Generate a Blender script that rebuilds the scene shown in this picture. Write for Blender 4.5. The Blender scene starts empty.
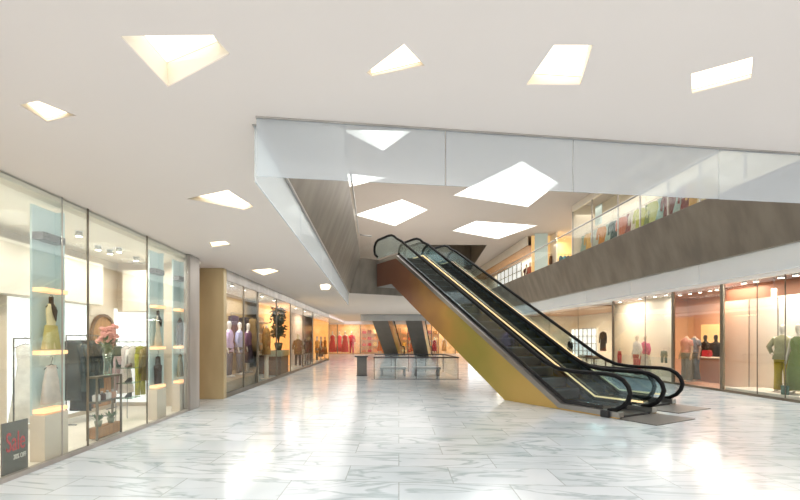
import bpy, bmesh, math, random
from mathutils import Vector, Matrix
from mathutils.geometry import tessellate_polygon
random.seed(7)
PI = math.pi
scn = bpy.context.scene
COL = scn.collection
# ---------------------------------------------------------------- camera numbers (used only to size up the place)
F, VX, VY, EYE = 430.0, 373.0, 339.0, 1.65
def at_z(px, py, z):            # floor-plan point of a height seen at a pixel
    s = (VY - py) / (z - EYE); return ((px - VX) / s, F / s)
def y_at(px, X): return F * X / (px - VX)
def x_at(px, Y): return (px - VX) / F * Y
CEIL, UFL, UCEIL = 3.6, 4.9, 9.0

# ---------------------------------------------------------------- materials
def lin(h):
    h = h.lstrip('#'); c = [int(h[i:i+2], 16) / 255 for i in (0, 2, 4)]
    return tuple(x / 12.92 if x <= .04045 else ((x + .055) / 1.055) ** 2.4 for x in c) + (1,)
MATS = {}
def newmat(name):
    m = bpy.data.materials.new(name); m.use_nodes = True
    nt = m.node_tree; nt.nodes.clear()
    out = nt.nodes.new('ShaderNodeOutputMaterial')
    return m, nt, out
def pm(hexc, rough=.6, metal=0, var=.08, scale=6, emit=0, ecol=None, stretch=None, spec=.5):
    key = (hexc, rough, metal, var, scale, emit, ecol, stretch, spec)
    if key in MATS: return MATS[key]
    m, nt, out = newmat('m_' + hexc.strip('#') + ('_e' if emit else ''))
    b = nt.nodes.new('ShaderNodeBsdfPrincipled')
    c = lin(hexc)
    tc = nt.nodes.new('ShaderNodeTexCoord'); nz = nt.nodes.new('ShaderNodeTexNoise')
    nz.inputs['Scale'].default_value = scale; nz.inputs['Detail'].default_value = 3
    src = tc.outputs['Object']
    if stretch:
        mp = nt.nodes.new('ShaderNodeMapping'); mp.inputs['Scale'].default_value = stretch
        nt.links.new(src, mp.inputs['Vector']); src = mp.outputs['Vector']
    nt.links.new(src, nz.inputs['Vector'])
    r = nt.nodes.new('ShaderNodeValToRGB')
    r.color_ramp.elements[0].position = .3; r.color_ramp.elements[1].position = .7
    r.color_ramp.elements[0].color = tuple(x * (1 - var) for x in c[:3]) + (1,)
    r.color_ramp.elements[1].color = tuple(min(1, x * (1 + var)) for x in c[:3]) + (1,)
    nt.links.new(nz.outputs['Fac'], r.inputs['Fac']); nt.links.new(r.outputs['Color'], b.inputs['Base Color'])
    b.inputs['Roughness'].default_value = rough; b.inputs['Metallic'].default_value = metal
    b.inputs['Specular IOR Level'].default_value = spec
    if emit:
        b.inputs['Emission Color'].default_value = lin(ecol or hexc); b.inputs['Emission Strength'].default_value = emit
    nt.links.new(b.outputs[0], out.inputs['Surface'])
    MATS[key] = m; return m
def glassmat(name, tint, refl=.06, edge=.5, veil=0, veilcol='#e6eaea'):
    m, nt, out = newmat(name)
    t = nt.nodes.new('ShaderNodeBsdfTransparent'); t.inputs['Color'].default_value = lin(tint)
    g = nt.nodes.new('ShaderNodeBsdfGlossy'); g.inputs['Roughness'].default_value = .03; g.inputs['Color'].default_value = (.9, .95, .95, 1)
    lw = nt.nodes.new('ShaderNodeLayerWeight'); lw.inputs['Blend'].default_value = .25
    mr = nt.nodes.new('ShaderNodeMapRange'); mr.inputs['To Min'].default_value = refl; mr.inputs['To Max'].default_value = edge
    nz = nt.nodes.new('ShaderNodeTexNoise'); nz.inputs['Scale'].default_value = .7
    mul = nt.nodes.new('ShaderNodeMath'); mul.operation = 'MULTIPLY_ADD'; mul.inputs[1].default_value = .15; 
    nt.links.new(nz.outputs['Fac'], mul.inputs[0]); nt.links.new(lw.outputs['Fresnel'], mul.inputs[2])
    nt.links.new(mul.outputs[0], mr.inputs['Value'])
    mx = nt.nodes.new('ShaderNodeMixShader')
    nt.links.new(mr.outputs[0], mx.inputs[0]); nt.links.new(t.outputs[0], mx.inputs[1]); nt.links.new(g.outputs[0], mx.inputs[2])
    last = mx
    if veil:
        d = nt.nodes.new('ShaderNodeBsdfDiffuse'); d.inputs['Color'].default_value = lin(veilcol)
        tl = nt.nodes.new('ShaderNodeBsdfTranslucent'); tl.inputs['Color'].default_value = lin(veilcol)
        a = nt.nodes.new('ShaderNodeMixShader'); a.inputs[0].default_value = .5
        nt.links.new(d.outputs[0], a.inputs[1]); nt.links.new(tl.outputs[0], a.inputs[2])
        m2 = nt.nodes.new('ShaderNodeMixShader'); m2.inputs[0].default_value = veil
        nt.links.new(mx.outputs[0], m2.inputs[1]); nt.links.new(a.outputs[0], m2.inputs[2]); last = m2
    nt.links.new(last.outputs[0], out.inputs['Surface'])
    return m
def floor_mat():
    m, nt, out = newmat('marble_tiles'); N = nt.nodes.new; L = nt.links.new
    b = N('ShaderNodeBsdfPrincipled'); tc = N('ShaderNodeTexCoord')
    mp = N('ShaderNodeMapping'); mp.inputs['Rotation'].default_value = (0, 0, .06)
    L(tc.outputs['Object'], mp.inputs['Vector'])
    br = N('ShaderNodeTexBrick'); br.offset = .5; br.inputs['Scale'].default_value = 1
    br.inputs['Brick Width'].default_value = 1.25; br.inputs['Row Height'].default_value = .62
    br.inputs['Mortar Size'].default_value = .006; br.inputs['Mortar Smooth'].default_value = .1; br.inputs['Bias'].default_value = 0
    br.inputs['Color1'].default_value = (0, 0, 0, 1); br.inputs['Color2'].default_value = (1, 1, 1, 1)
    L(mp.outputs[0], br.inputs['Vector'])
    # veins offset per tile
    sc = N('ShaderNodeVectorMath'); sc.operation = 'SCALE'; sc.inputs['Scale'].default_value = 7.0
    L(br.outputs['Color'], sc.inputs[0])
    ad = N('ShaderNodeVectorMath'); ad.operation = 'ADD'; L(mp.outputs[0], ad.inputs[0]); L(sc.outputs[0], ad.inputs[1])
    n1 = N('ShaderNodeTexNoise'); n1.inputs['Scale'].default_value = .9; n1.inputs['Detail'].default_value = 7; n1.inputs['Distortion'].default_value = 1.3
    m1 = N('ShaderNodeMapping'); m1.inputs['Scale'].default_value = (.5, 2.3, 1); m1.inputs['Rotation'].default_value = (0, 0, .22)
    L(ad.outputs[0], m1.inputs[0]); L(m1.outputs[0], n1.inputs['Vector'])
    r1 = N('ShaderNodeValToRGB'); e = r1.color_ramp.elements
    e[0].position = .465; e[0].color = (0, 0, 0, 1); e[1].position = .495; e[1].color = (1, 1, 1, 1)
    x = e.new(.535); x.color = (0, 0, 0, 1)
    L(n1.outputs['Fac'], r1.inputs['Fac'])
    n2 = N('ShaderNodeTexNoise'); n2.inputs['Scale'].default_value = .55; n2.inputs['Detail'].default_value = 4
    L(ad.outputs[0], n2.inputs['Vector'])
    r2 = N('ShaderNodeValToRGB'); r2.color_ramp.elements[0].position = .35; r2.color_ramp.elements[1].position = .7
    r2.color_ramp.elements[0].color = lin('#e6edf3'); r2.color_ramp.elements[1].color = lin('#cdd9df')
    L(n2.outputs['Fac'], r2.inputs['Fac'])
    mv = N('ShaderNodeMix'); mv.data_type = 'RGBA'; mv.inputs[7].default_value = lin('#98abb0')
    vs = N('ShaderNodeMath'); vs.operation = 'MULTIPLY'; vs.inputs[1].default_value = .7
    L(r1.outputs['Color'], vs.inputs[0]); L(vs.outputs[0], mv.inputs[0]); L(r2.outputs['Color'], mv.inputs[6])
    mj = N('ShaderNodeMix'); mj.data_type = 'RGBA'; mj.inputs[7].default_value = lin('#8f9a98')
    js = N('ShaderNodeMath'); js.operation = 'MULTIPLY'; js.inputs[1].default_value = .6
    L(br.outputs['Fac'], js.inputs[0]); L(js.outputs[0], mj.inputs[0]); L(mv.outputs[2], mj.inputs[6])
    L(mj.outputs[2], b.inputs['Base Color'])
    nr = N('ShaderNodeTexNoise'); nr.inputs['Scale'].default_value = 1.2; L(m1.outputs[0], nr.inputs['Vector'])
    rr = N('ShaderNodeMapRange'); rr.inputs['To Min'].default_value = .1; rr.inputs['To Max'].default_value = .2; L(nr.outputs['Fac'], rr.inputs['Value']); L(rr.outputs[0], b.inputs['Roughness'])
    b.inputs['Specular IOR Level'].default_value = .5
    L(b.outputs[0], out.inputs['Surface']); return m
def wood_mat(name, c1, c2, scale=3, stretch=(1, 1, 8), rough=.5, metal=0):
    m, nt, out = newmat(name); N = nt.nodes.new; L = nt.links.new
    b = N('ShaderNodeBsdfPrincipled'); tc = N('ShaderNodeTexCoord'); mp = N('ShaderNodeMapping'); mp.inputs['Scale'].default_value = stretch
    nz = N('ShaderNodeTexNoise'); nz.inputs['Scale'].default_value = scale; nz.inputs['Detail'].default_value = 6
    r = N('ShaderNodeValToRGB'); r.color_ramp.elements[0].color = lin(c1); r.color_ramp.elements[1].color = lin(c2)
    r.color_ramp.elements[0].position = .35; r.color_ramp.elements[1].position = .65
    L(tc.outputs['Object'], mp.inputs[0]); L(mp.outputs[0], nz.inputs['Vector']); L(nz.outputs['Fac'], r.inputs['Fac']); L(r.outputs[0], b.inputs['Base Color'])
    b.inputs['Roughness'].default_value = rough; b.inputs['Metallic'].default_value = metal
    L(b.outputs[0], out.inputs['Surface']); return m
M = dict(
    floor=floor_mat(), ceil=pm('#e3d8d0', .8, var=.01, scale=.5), uceil=pm('#c9c0b9', .8, var=.01, scale=.5), white=pm('#eeece8', .7, var=.02),
    panel=pm('#fffaf0', .5, emit=1.15, ecol='#fff6e4', var=.01), recess=pm('#f6efe2', .7, var=.01), uppanel=pm('#ffffff', .5, emit=1.1, ecol='#fffefa', var=.01),
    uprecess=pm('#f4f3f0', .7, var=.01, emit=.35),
    fascia=wood_mat('fascia_panel', '#786e62', '#8c8274', 2.0, (1.2, 1.2, .35), .45), glass=glassmat('shop_glass', '#fafcfb', .015, .15), upglass=glassmat('upper_shop_glass', '#fdfdfb', .0, .03),
    clear=glassmat('clear_glass', '#f6f9f9', .02, .2), escglass=glassmat('balustrade_glass', '#e4edf0', .04, .3),
    smoke=glassmat('frosted_glass', '#f4f8f8', .02, .15, veil=.33, veilcol='#eef1f6'),
    bal=glassmat('upper_balustrade_glass', '#fcfcfb', .01, .06),
    black=pm('#111114', .35, var=.05), rubber=pm('#08080a', .6, var=.04, spec=.25), steel=pm('#a9a6a2', .3, .9, .06, 4), dsteel=pm('#4a4a4c', .35, .8, .08, 4),
    step=pm('#3b3939', .45, .5, .1, 20), stepedge=pm('#5d6064', .4, .6, .08, 20), plate=pm('#77736e', .5, .4, .08, 30),
    gold=wood_mat('gold_cladding', '#a98a45', '#c7a65a', .35, (1, 1, 1), .22, 1.0), copper=wood_mat('copper_cladding', '#8a5a3c', '#a3704c', .5, (1, 1, 1), .28, 1.0),
    strip=pm('#fff0cc', .5, emit=1.0, ecol='#f6d08a', var=.01), underside=pm('#7d7a76', .4, .5, .06, 2),
    bronze=wood_mat('bronze_metal', '#6d6558', '#857c6d', 1.5, (1, 1, .3), .35, .7), brushed=wood_mat('brushed_metal', '#a39c95', '#b9b3ac', 2, (1, 1, .2), .4, .4),
    goldedge=pm('#c99a45', .3, .7, emit=.15, ecol='#e0a850'), beige=pm('#d9cbb8', .7, var=.03, scale=1.5), cream=pm('#ece3d3', .7, var=.03, scale=1.2),
    litwhite=pm('#ffffff', .6, emit=.7, ecol='#f4fbff', var=.01), teal=pm('#b3c3c2', .35, var=.04, scale=1, emit=.2, ecol='#b4c8bf'), glow=pm('#ffd9b0', .5, emit=1.0, ecol='#ffc48c', var=.02),
    copwall=wood_mat('copper_wall', '#c99a7c', '#d8ac8e', .8, (1, 1, .3), .5, .1), copceil=pm('#8f6a54', .5, .2, .06, 2), wood=wood_mat('oak', '#9a6d42', '#b98a58', 3, (1, 6, 1), .5),
    dwood=wood_mat('walnut', '#5e4430', '#775840', 3, (1, 1, 6), .5), wicker=pm('#b08d5a', .8, var=.25, scale=60), lens=pm('#ffffff', .4, emit=14, ecol='#fff2dc', var=.01),
    mann=pm('#d9cdbd', .45, var=.02), mannwhite=pm('#e9e4da', .4, var=.02), mannblack=pm('#1a1716', .4, var=.05),
    sign=pm('#5b574f', .5, var=.06), red=pm('#c22a36', .5, var=.03), signwhite=pm('#e8e2da', .5, var=.02), leaf=pm('#4f6a3e', .6, var=.3, scale=20), dleaf=pm('#39462f', .6, var=.35, scale=14),
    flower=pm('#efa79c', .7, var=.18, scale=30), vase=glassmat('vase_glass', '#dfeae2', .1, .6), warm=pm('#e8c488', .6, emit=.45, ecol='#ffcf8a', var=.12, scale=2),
)

# ---------------------------------------------------------------- mesh builder
class MB:
    def __init__(s): s.v, s.f, s.sm = [], [], []
    def add(s, vs, fs, smooth=False, mat=None):
        b = len(s.v)
        for p in vs: s.v.append(tuple(mat @ Vector(p)) if mat else tuple(p))
        for f in fs: s.f.append(tuple(b + i for i in f)); s.sm.append(smooth)
        return s
    def box(s, lo, hi, mat=None):
        x0, y0, z0 = lo; x1, y1, z1 = hi
        return s.add([(x0,y0,z0),(x1,y0,z0),(x1,y1,z0),(x0,y1,z0),(x0,y0,z1),(x1,y0,z1),(x1,y1,z1),(x0,y1,z1)],
                     [(3,2,1,0),(4,5,6,7),(0,1,5,4),(1,2,6,5),(2,3,7,6),(3,0,4,7)], mat=mat)
    def bbox(s, lo, hi, r=.01, mat=None):      # box with chamfered edges
        bm = bmesh.new(); bmesh.ops.create_cube(bm, size=1)
        for v in bm.verts: v.co = Vector([lo[i] + (v.co[i] + .5) * (hi[i] - lo[i]) for i in range(3)])
        bmesh.ops.bevel(bm, geom=bm.edges[:], offset=r, segments=2, affect='EDGES')
        bm.verts.index_update(); s.add([v.co[:] for v in bm.verts], [[v.index for v in f.verts] for f in bm.faces], False, mat); bm.free(); return s
    def prism(s, poly, axis, a, b, mat=None):  # poly in the two other axes, extruded along axis
        n = len(poly)
        def P(p, t):
            return {'x': (t, p[0], p[1]), 'y': (p[0], t, p[1]), 'z': (p[0], p[1], t)}[axis]
        vs = [P(p, a) for p in poly] + [P(p, b) for p in poly]
        tr = tessellate_polygon([[Vector((p[0], p[1], 0)) for p in poly]])
        fs = [tuple(t) for t in tr] + [tuple(i + n for i in reversed(t)) for t in tr] + [(i, (i+1) % n, n + (i+1) % n, n + i) for i in range(n)]
        return s.add(vs, fs, mat=mat)
    def tube(s, pts, r, seg=8, cap=True, mat=None, sx=1):
        pts = [Vector(p) for p in pts]; rs = r if isinstance(r, (list, tuple)) else [r] * len(pts)
        vs, fs = [], []; prev = None
        for i, p in enumerate(pts):
            d = (pts[min(i+1, len(pts)-1)] - pts[max(i-1, 0)]).normalized()
            if prev is None:
                up = Vector((0, 0, 1)) if abs(d.z) < .9 else Vector((0, 1, 0)); a = d.cross(up).normalized()
            else:
                a = (prev - d * prev.dot(d)).normalized()
            prev = a; c = d.cross(a)
            for k in range(seg):
                t = 2 * PI * k / seg; vs.append(p + (a * math.cos(t) * sx + c * math.sin(t)) * rs[i])
        for i in range(len(pts) - 1):
            for k in range(seg):
                k2 = (k + 1) % seg; fs.append((i*seg+k, i*seg+k2, (i+1)*seg+k2, (i+1)*seg+k))
        if cap: fs.append(tuple(range(seg))[::-1]); fs.append(tuple((len(pts)-1)*seg + k for k in range(seg)))
        return s.add(vs, fs, True, mat)
    def rings(s, rows, seg=18, mat=None, fold=0, nf=7, cap=True, open_bottom=False):  # rows: (z, half width, half depth[, x off, y off])
        vs, fs = [], []
        for j, row in enumerate(rows):
            z, a, b = row[:3]; ox, oy = (row[3], row[4]) if len(row) > 4 else (0, 0)
            for k in range(seg):
                t = 2 * PI * k / seg; q = 1 + fold * (j / max(1, len(rows)-1)) * math.cos(nf * t)
                ct, st = math.cos(t), math.sin(t)
                vs.append((ox + a * q * math.copysign(abs(ct) ** .85, ct), oy + b * q * math.copysign(abs(st) ** .85, st), z))
        for j in range(len(rows) - 1):
            for k in range(seg):
                k2 = (k+1) % seg; fs.append((j*seg+k, (j+1)*seg+k, (j+1)*seg+k2, j*seg+k2))
        if cap: fs.append(tuple(range(seg))); fs.append(tuple((len(rows)-1)*seg + k for k in range(seg))[::-1])
        return s.add(vs, fs, True, mat)
    def ball(s, c, r, seg=10, rg=6, sc=(1, 1, 1), mat=None):
        vs, fs = [(c[0], c[1], c[2] - r*sc[2])], []
        for j in range(1, rg):
            ph = -PI/2 + PI*j/rg
            for k in range(seg):
                t = 2*PI*k/seg; vs.append((c[0]+r*sc[0]*math.cos(ph)*math.cos(t), c[1]+r*sc[1]*math.cos(ph)*math.sin(t), c[2]+r*sc[2]*math.sin(ph)))
        vs.append((c[0], c[1], c[2]+r*sc[2])); e = len(vs)-1
        for k in range(seg):
            k2 = (k+1) % seg; fs.append((0, 1+k2, 1+k)); fs.append((e, 1+(rg-2)*seg+k, 1+(rg-2)*seg+k2))
            for j in range(rg-2): fs.append((1+j*seg+k, 1+j*seg+k2, 1+(j+1)*seg+k2, 1+(j+1)*seg+k))
        return s.add(vs, fs, True, mat)
    def build(s, name, m, parent=None, loc=None, rz=0, label=None):
        me = bpy.data.meshes.new(name); me.from_pydata(s.v, [], s.f)
        me.polygons.foreach_set('use_smooth', s.sm); me.materials.append(m)
        bm = bmesh.new(); bm.from_mesh(me); bmesh.ops.recalc_face_normals(bm, faces=bm.faces[:]); bm.to_mesh(me); bm.free()
        o = bpy.data.objects.new(name, me); COL.objects.link(o)
        if parent: o.parent = parent
        if loc: o.location = loc
        if rz: o.rotation_euler[2] = rz
        if label: o['label'] = label
        return o
def tag(o, label=None, cat=None, group=None, kind=None):
    for k, v in (('label', label), ('category', cat), ('group', group), ('kind', kind)):
        if v: o[k] = v
    return o
def thing(name, label, cat, loc=(0, 0, 0), rz=0, group=None):
    o = bpy.data.objects.new(name, None); COL.objects.link(o); o.empty_display_size = .2
    o.location = loc; o.rotation_euler[2] = rz
    return tag(o, label, cat, group)
def struct(name, mb, m, label=None):
    return tag(mb.build(name, m), label, None, None, 'structure')
def dup(root, loc, rz, label, group=None):
    def cp(o, par):
        c = o.copy(); COL.objects.link(c); c.parent = par
        for ch in list(o.children): cp(ch, c)
        return c
    r = cp(root, None); r.location = loc; r.rotation_euler[2] = rz; r['label'] = label
    if group: r['group'] = group
    return r
WIN = [0]; TRIM = [0]; DOOR = [0]
def wname(): WIN[0] += 1; return 'window_%d' % WIN[0]
def tname(): TRIM[0] += 1; return 'trim_%d' % TRIM[0]

# ================================================================ SHELL
def holed(poly, holes, z, th):
    loops = [[Vector((x, y, 0)) for x, y in l] for l in [poly] + holes]
    tr = tessellate_polygon(loops); flat = [p for l in loops for p in l]; n = len(flat)
    mb = MB(); vs = [(p.x, p.y, z) for p in flat] + [(p.x, p.y, z + th) for p in flat]
    fs = [tuple(t) for t in tr] + [tuple(i + n for i in reversed(t)) for t in tr]
    b = 0
    for l in loops:
        k = len(l)
        for i in range(k): fs.append((b+i, b+(i+1) % k, n+b+(i+1) % k, n+b+i))
        b += k
    return mb.add(vs, fs)
V1B = [(-1.03, 3.81), (8.45, 5.09), (8.45, 31), (4.0, 31), (4.0, 20.94), (-1.0, 18.23)]
V1T = [(-.52, 4.4), (8.0, 5.55), (8.0, 30.4), (4.55, 30.4), (4.55, 20.56), (-.52, 17.81)]
V2B = [(-1.0, 34), (8.45, 34), (8.45, 46), (-1.0, 46)]
V2T = [(-.5, 34.5), (8.0, 34.5), (8.0, 45.5), (-.5, 45.5)]
struct('floor', MB().box((-14, -6, -.2), (16, 52, 0)), M['floor'])
LIGHTS = [  # hole outline, panel outline (pixels, used to survey the ceiling plan), label
    ([(120,36),(213,35),(230,54),(168,87)], [(132,22),(211,18),(217,42),(167,63)], 'largest ceiling light, kite-shaped recess with wide cream sides above the entrance hall'),
    ([(19,105),(38,101),(77,116),(47,122)], [(24,101),(40,96),(68,113),(47,119)], 'small four-sided ceiling light above the front corner of the left boutique'),
    ([(186,199),(228,190),(254,207),(244,210)], [(198,196),(229,187),(251,204),(241,208)], 'flat kite-shaped ceiling light between the left boutique and the atrium edge'),
    ([(208,242.5),(225,241),(231,245),(212,247.5)], [(210,241.5),(225,240),(230,244),(212,246)], 'small ceiling light near the far end of the left boutique glass'),
    ([(249,270.5),(270,268.5),(280,271.5),(264,275.5)], [(251,269.6),(270,267.6),(279,270.8),(264,274.2)], 'small kite-shaped ceiling light above the dark left-hand shopfront'),
    ([(366,73),(404,44),(425,66),(372,77)], [(370,65),(404,38),(421,62),(371,74)], 'wedge-shaped ceiling light, second from the left of the four nearest'),
    ([(526,85),(554,45),(593,45),(580,85)], [(533,74),(556,32),(592,32),(581,77)], 'slanted parallelogram ceiling light, third from the left of the four nearest'),
    ([(691,74),(753,57),(751,79),(692,94)], [(690,64),(753,46),(752,74),(692,90)], 'rectangular ceiling light near the right edge of the ceiling'),
    ([(319,285),(327,283.6),(332,286),(329,290),(321,290)], [(320,284),(327,282.8),(331,285),(328.6,288.8),(321.5,288.8)], 'tiny round-cornered ceiling light beside the far end of the atrium slab'),
]
UPL = [
    ([(342,130),(412,131),(383,151)], [(350,120),(409,122),(383,147)], 'triangular skylight seen through the frosted edge glass'),
    ([(341,173),(388,178),(350,187)], [(345,168),(385,173.5),(350,184)], 'sliver-shaped skylight behind the top of the left atrium fascia'),
    ([(354,215),(402,199.5),(428,210),(395,226)], [(357,208),(402,193),(424,205),(395,222)], 'diamond-shaped skylight above the heads of the escalators'),
    ([(453,195.5),(522,161),(559,183),(528,207)], [(458,187),(521,152),(554,177),(527,202)], 'largest skylight, kite-shaped, middle of the upper ceiling'),
    ([(452,231),(476,221),(538,225.5),(498,239)], [(455,227.5),(477,217.5),(533,222.5),(498,236)], 'flat kite-shaped skylight, furthest along the upper ceiling'),
]
def plan(pxs, z): return [at_z(x, y, z) for x, y in pxs]
gh = [plan(l[0], CEIL) for l in LIGHTS]; uh = [plan(l[0], UCEIL) for l in UPL]
struct('ceiling', holed([(-14, -6), (16, -6), (16, 52), (-14, 52)], [V1B, V2B] + gh, CEIL, .01), M['ceil'])
struct('floor_upper', holed([(-14, -6), (16, -6), (16, 52), (-14, 52)], [[(t[0]*.6+b[0]*.4, t[1]*.6+b[1]*.4) for t, b in zip(T, B)] for T, B in ((V1T, V1B), (V2T, V2B))], UFL - .05, .05), M['white'])
UV = [(2.2, 33.6), (8.9, 33.6), (10.4, 45.8), (2.2, 45.8)]
struct('ceiling_upper', holed([(-14, -6), (16, -6), (16, 52), (-14, 52)], uh + [UV], UCEIL, .01), M['uceil'])
mb = MB()
for i in range(4):
    a, b = UV[i], UV[(i+1) % 4]; mb.add([(*a, 9.01), (*b, 9.01), (*b, 12.2), (*a, 12.2)], [(0, 1, 2, 3)])
mb.add([(*p, 12.2) for p in UV], [(0, 1, 2, 3)])
struct('ceiling_shaft', mb, M['fascia'])
def recess(hole, panel, z, dz, name, label, cat, pm_, rm_, group):
    h, p = plan(hole, z), plan(panel, z + dz); n = len(h)
    c = (sum(q[0] for q in h)/n, sum(q[1] for q in h)/n, z)
    t = thing(name, label, cat, c, 0, group)
    L = lambda q, zz: (q[0]-c[0], q[1]-c[1], zz-z)
    mb = MB().add([L(q, z+.002) for q in h] + [L(q, z+dz) for q in p], [(i, (i+1) % n, n+(i+1) % n, n+i) for i in range(n)])
    mb.build('recess', rm_, t)
    MB().add([L(q, z+dz+.004) for q in p], [tuple(range(n))]).build('diffuser', pm_, t)
    return t
for h, p, lb in LIGHTS: recess(h, p, CEIL, .2, 'ceiling_light', lb, 'ceiling light', M['panel'], M['recess'], 'recessed lights of the lower ceiling')
for h, p, lb in UPL: recess(h, p, UCEIL, .8, 'ceiling_skylight', lb, 'skylight', M['uppanel'], M['uprecess'], 'skylights of the upper ceiling')

# leaning fascias round the two voids (curb on the upper floor)
def fascia(B, T, i, name):
    n = len(B); b0, b1, t0, t1 = B[i], B[(i+1) % n], T[i], T[(i+1) % n]
    d = Vector((t1[0]-t0[0], t1[1]-t0[1])).normalized(); nrm = Vector((-d.y, d.x))   # towards the void
    o = lambda p, k: (p[0] - nrm.x*k, p[1] - nrm.y*k)
    zt = UFL + .1
    q = [(*b0, CEIL), (*b1, CEIL), (*t1, zt), (*t0, zt), (*o(t0, .14), zt), (*o(t1, .14), zt), (*o(t1, .14), UFL+.001), (*o(t0, .14), UFL+.001)]
    struct(name, MB().add(q, [(0, 1, 2, 3), (3, 2, 5, 4), (4, 5, 6, 7)]), M['fascia'])
for i, nm in enumerate(['near', 'right', 'far', 'notch', 'landing', 'left']): fascia(V1B, V1T, i, 'wall_fascia_' + nm)
for i, nm in enumerate(['near', 'right', 'far', 'left']): fascia(V2B, V2T, i, 'wall_rear_fascia_' + nm)

# frosted smoke barriers hung from the lower ceiling round the voids: each run a thing with a pane per panel
def barrier(p0, p1, cuts, label, drop=.52, off=.02):
    p0, p1 = Vector((*p0, 0)), Vector((*p1, 0)); d = p1 - p0; L = d.length
    t = thing('ceiling_smoke_barrier', label, 'glass screen', (p0.x, p0.y, CEIL), math.atan2(d.y, d.x), 'frosted glass screens hung along the ceiling edge')
    cs = [0] + cuts + [L]
    for a, b in zip(cs, cs[1:]):
        MB().box((a+.006, -.008, -drop), (b-.006, .008, -.012)).build('glass_pane', M['smoke'], t)
    MB().box((0, -.025, -.012), (L, .025, -.001)).build('top_channel', M['brushed'], t)
    return t
nl = (Vector(V1B[1]) - Vector(V1B[0])).length
barrier((V1B[0][0]-.0, V1B[0][1]-.03), (V1B[1][0], V1B[1][1]-.03), [1.72, 3.0, 4.6, 6.2, 7.8], 'long frosted glass screen hanging along the front edge of the atrium opening')
barrier((-1.07, 3.9), (-1.04, 18.2), [2.4, 4.8, 7.2, 9.6, 12.0], 'frosted glass screen hanging below the left atrium fascia')
barrier((8.5, 5.2), (8.5, 31), [3 * k for k in range(1, 9)], 'frosted glass screen hanging below the right atrium fascia')
barrier((-.97, 33.95), (8.4, 33.95), [1.9, 3.8, 5.7, 7.6], 'frosted glass screen across the far ceiling, above the distant escalators')

# upper balustrades
def balustrade(p0, p1, n, label, z=UFL+.1, h=1.0, skip=None):
    p0, p1 = Vector((*p0, 0)), Vector((*p1, 0)); d = p1 - p0; L = d.length
    t = thing('glass_balustrade', label, 'balustrade', (p0.x, p0.y, z), math.atan2(d.y, d.x), 'glass balustrades of the upper floor')
    for k in range(n):
        a, b = L*k/n, L*(k+1)/n
        MB().box((a+.01, -.008, .002), (b-.01, .008, h)).build('glass_pane', M['bal'], t)
    MB().tube([(0, 0, h+.03), (L, 0, h+.03)], .028, 8).build('handrail', M['steel'], t)
    MB().box((0, -.03, .001), (L, .03, .025)).build('base_channel', M['fascia'], t)
balustrade((8.06, 5.65), (8.06, 30.3), 14, 'long glass balustrade on top of the right atrium fascia')
balustrade((-.59, 4.5), (-.59, 17.7), 8, 'glass balustrade on top of the left atrium fascia')

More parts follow.
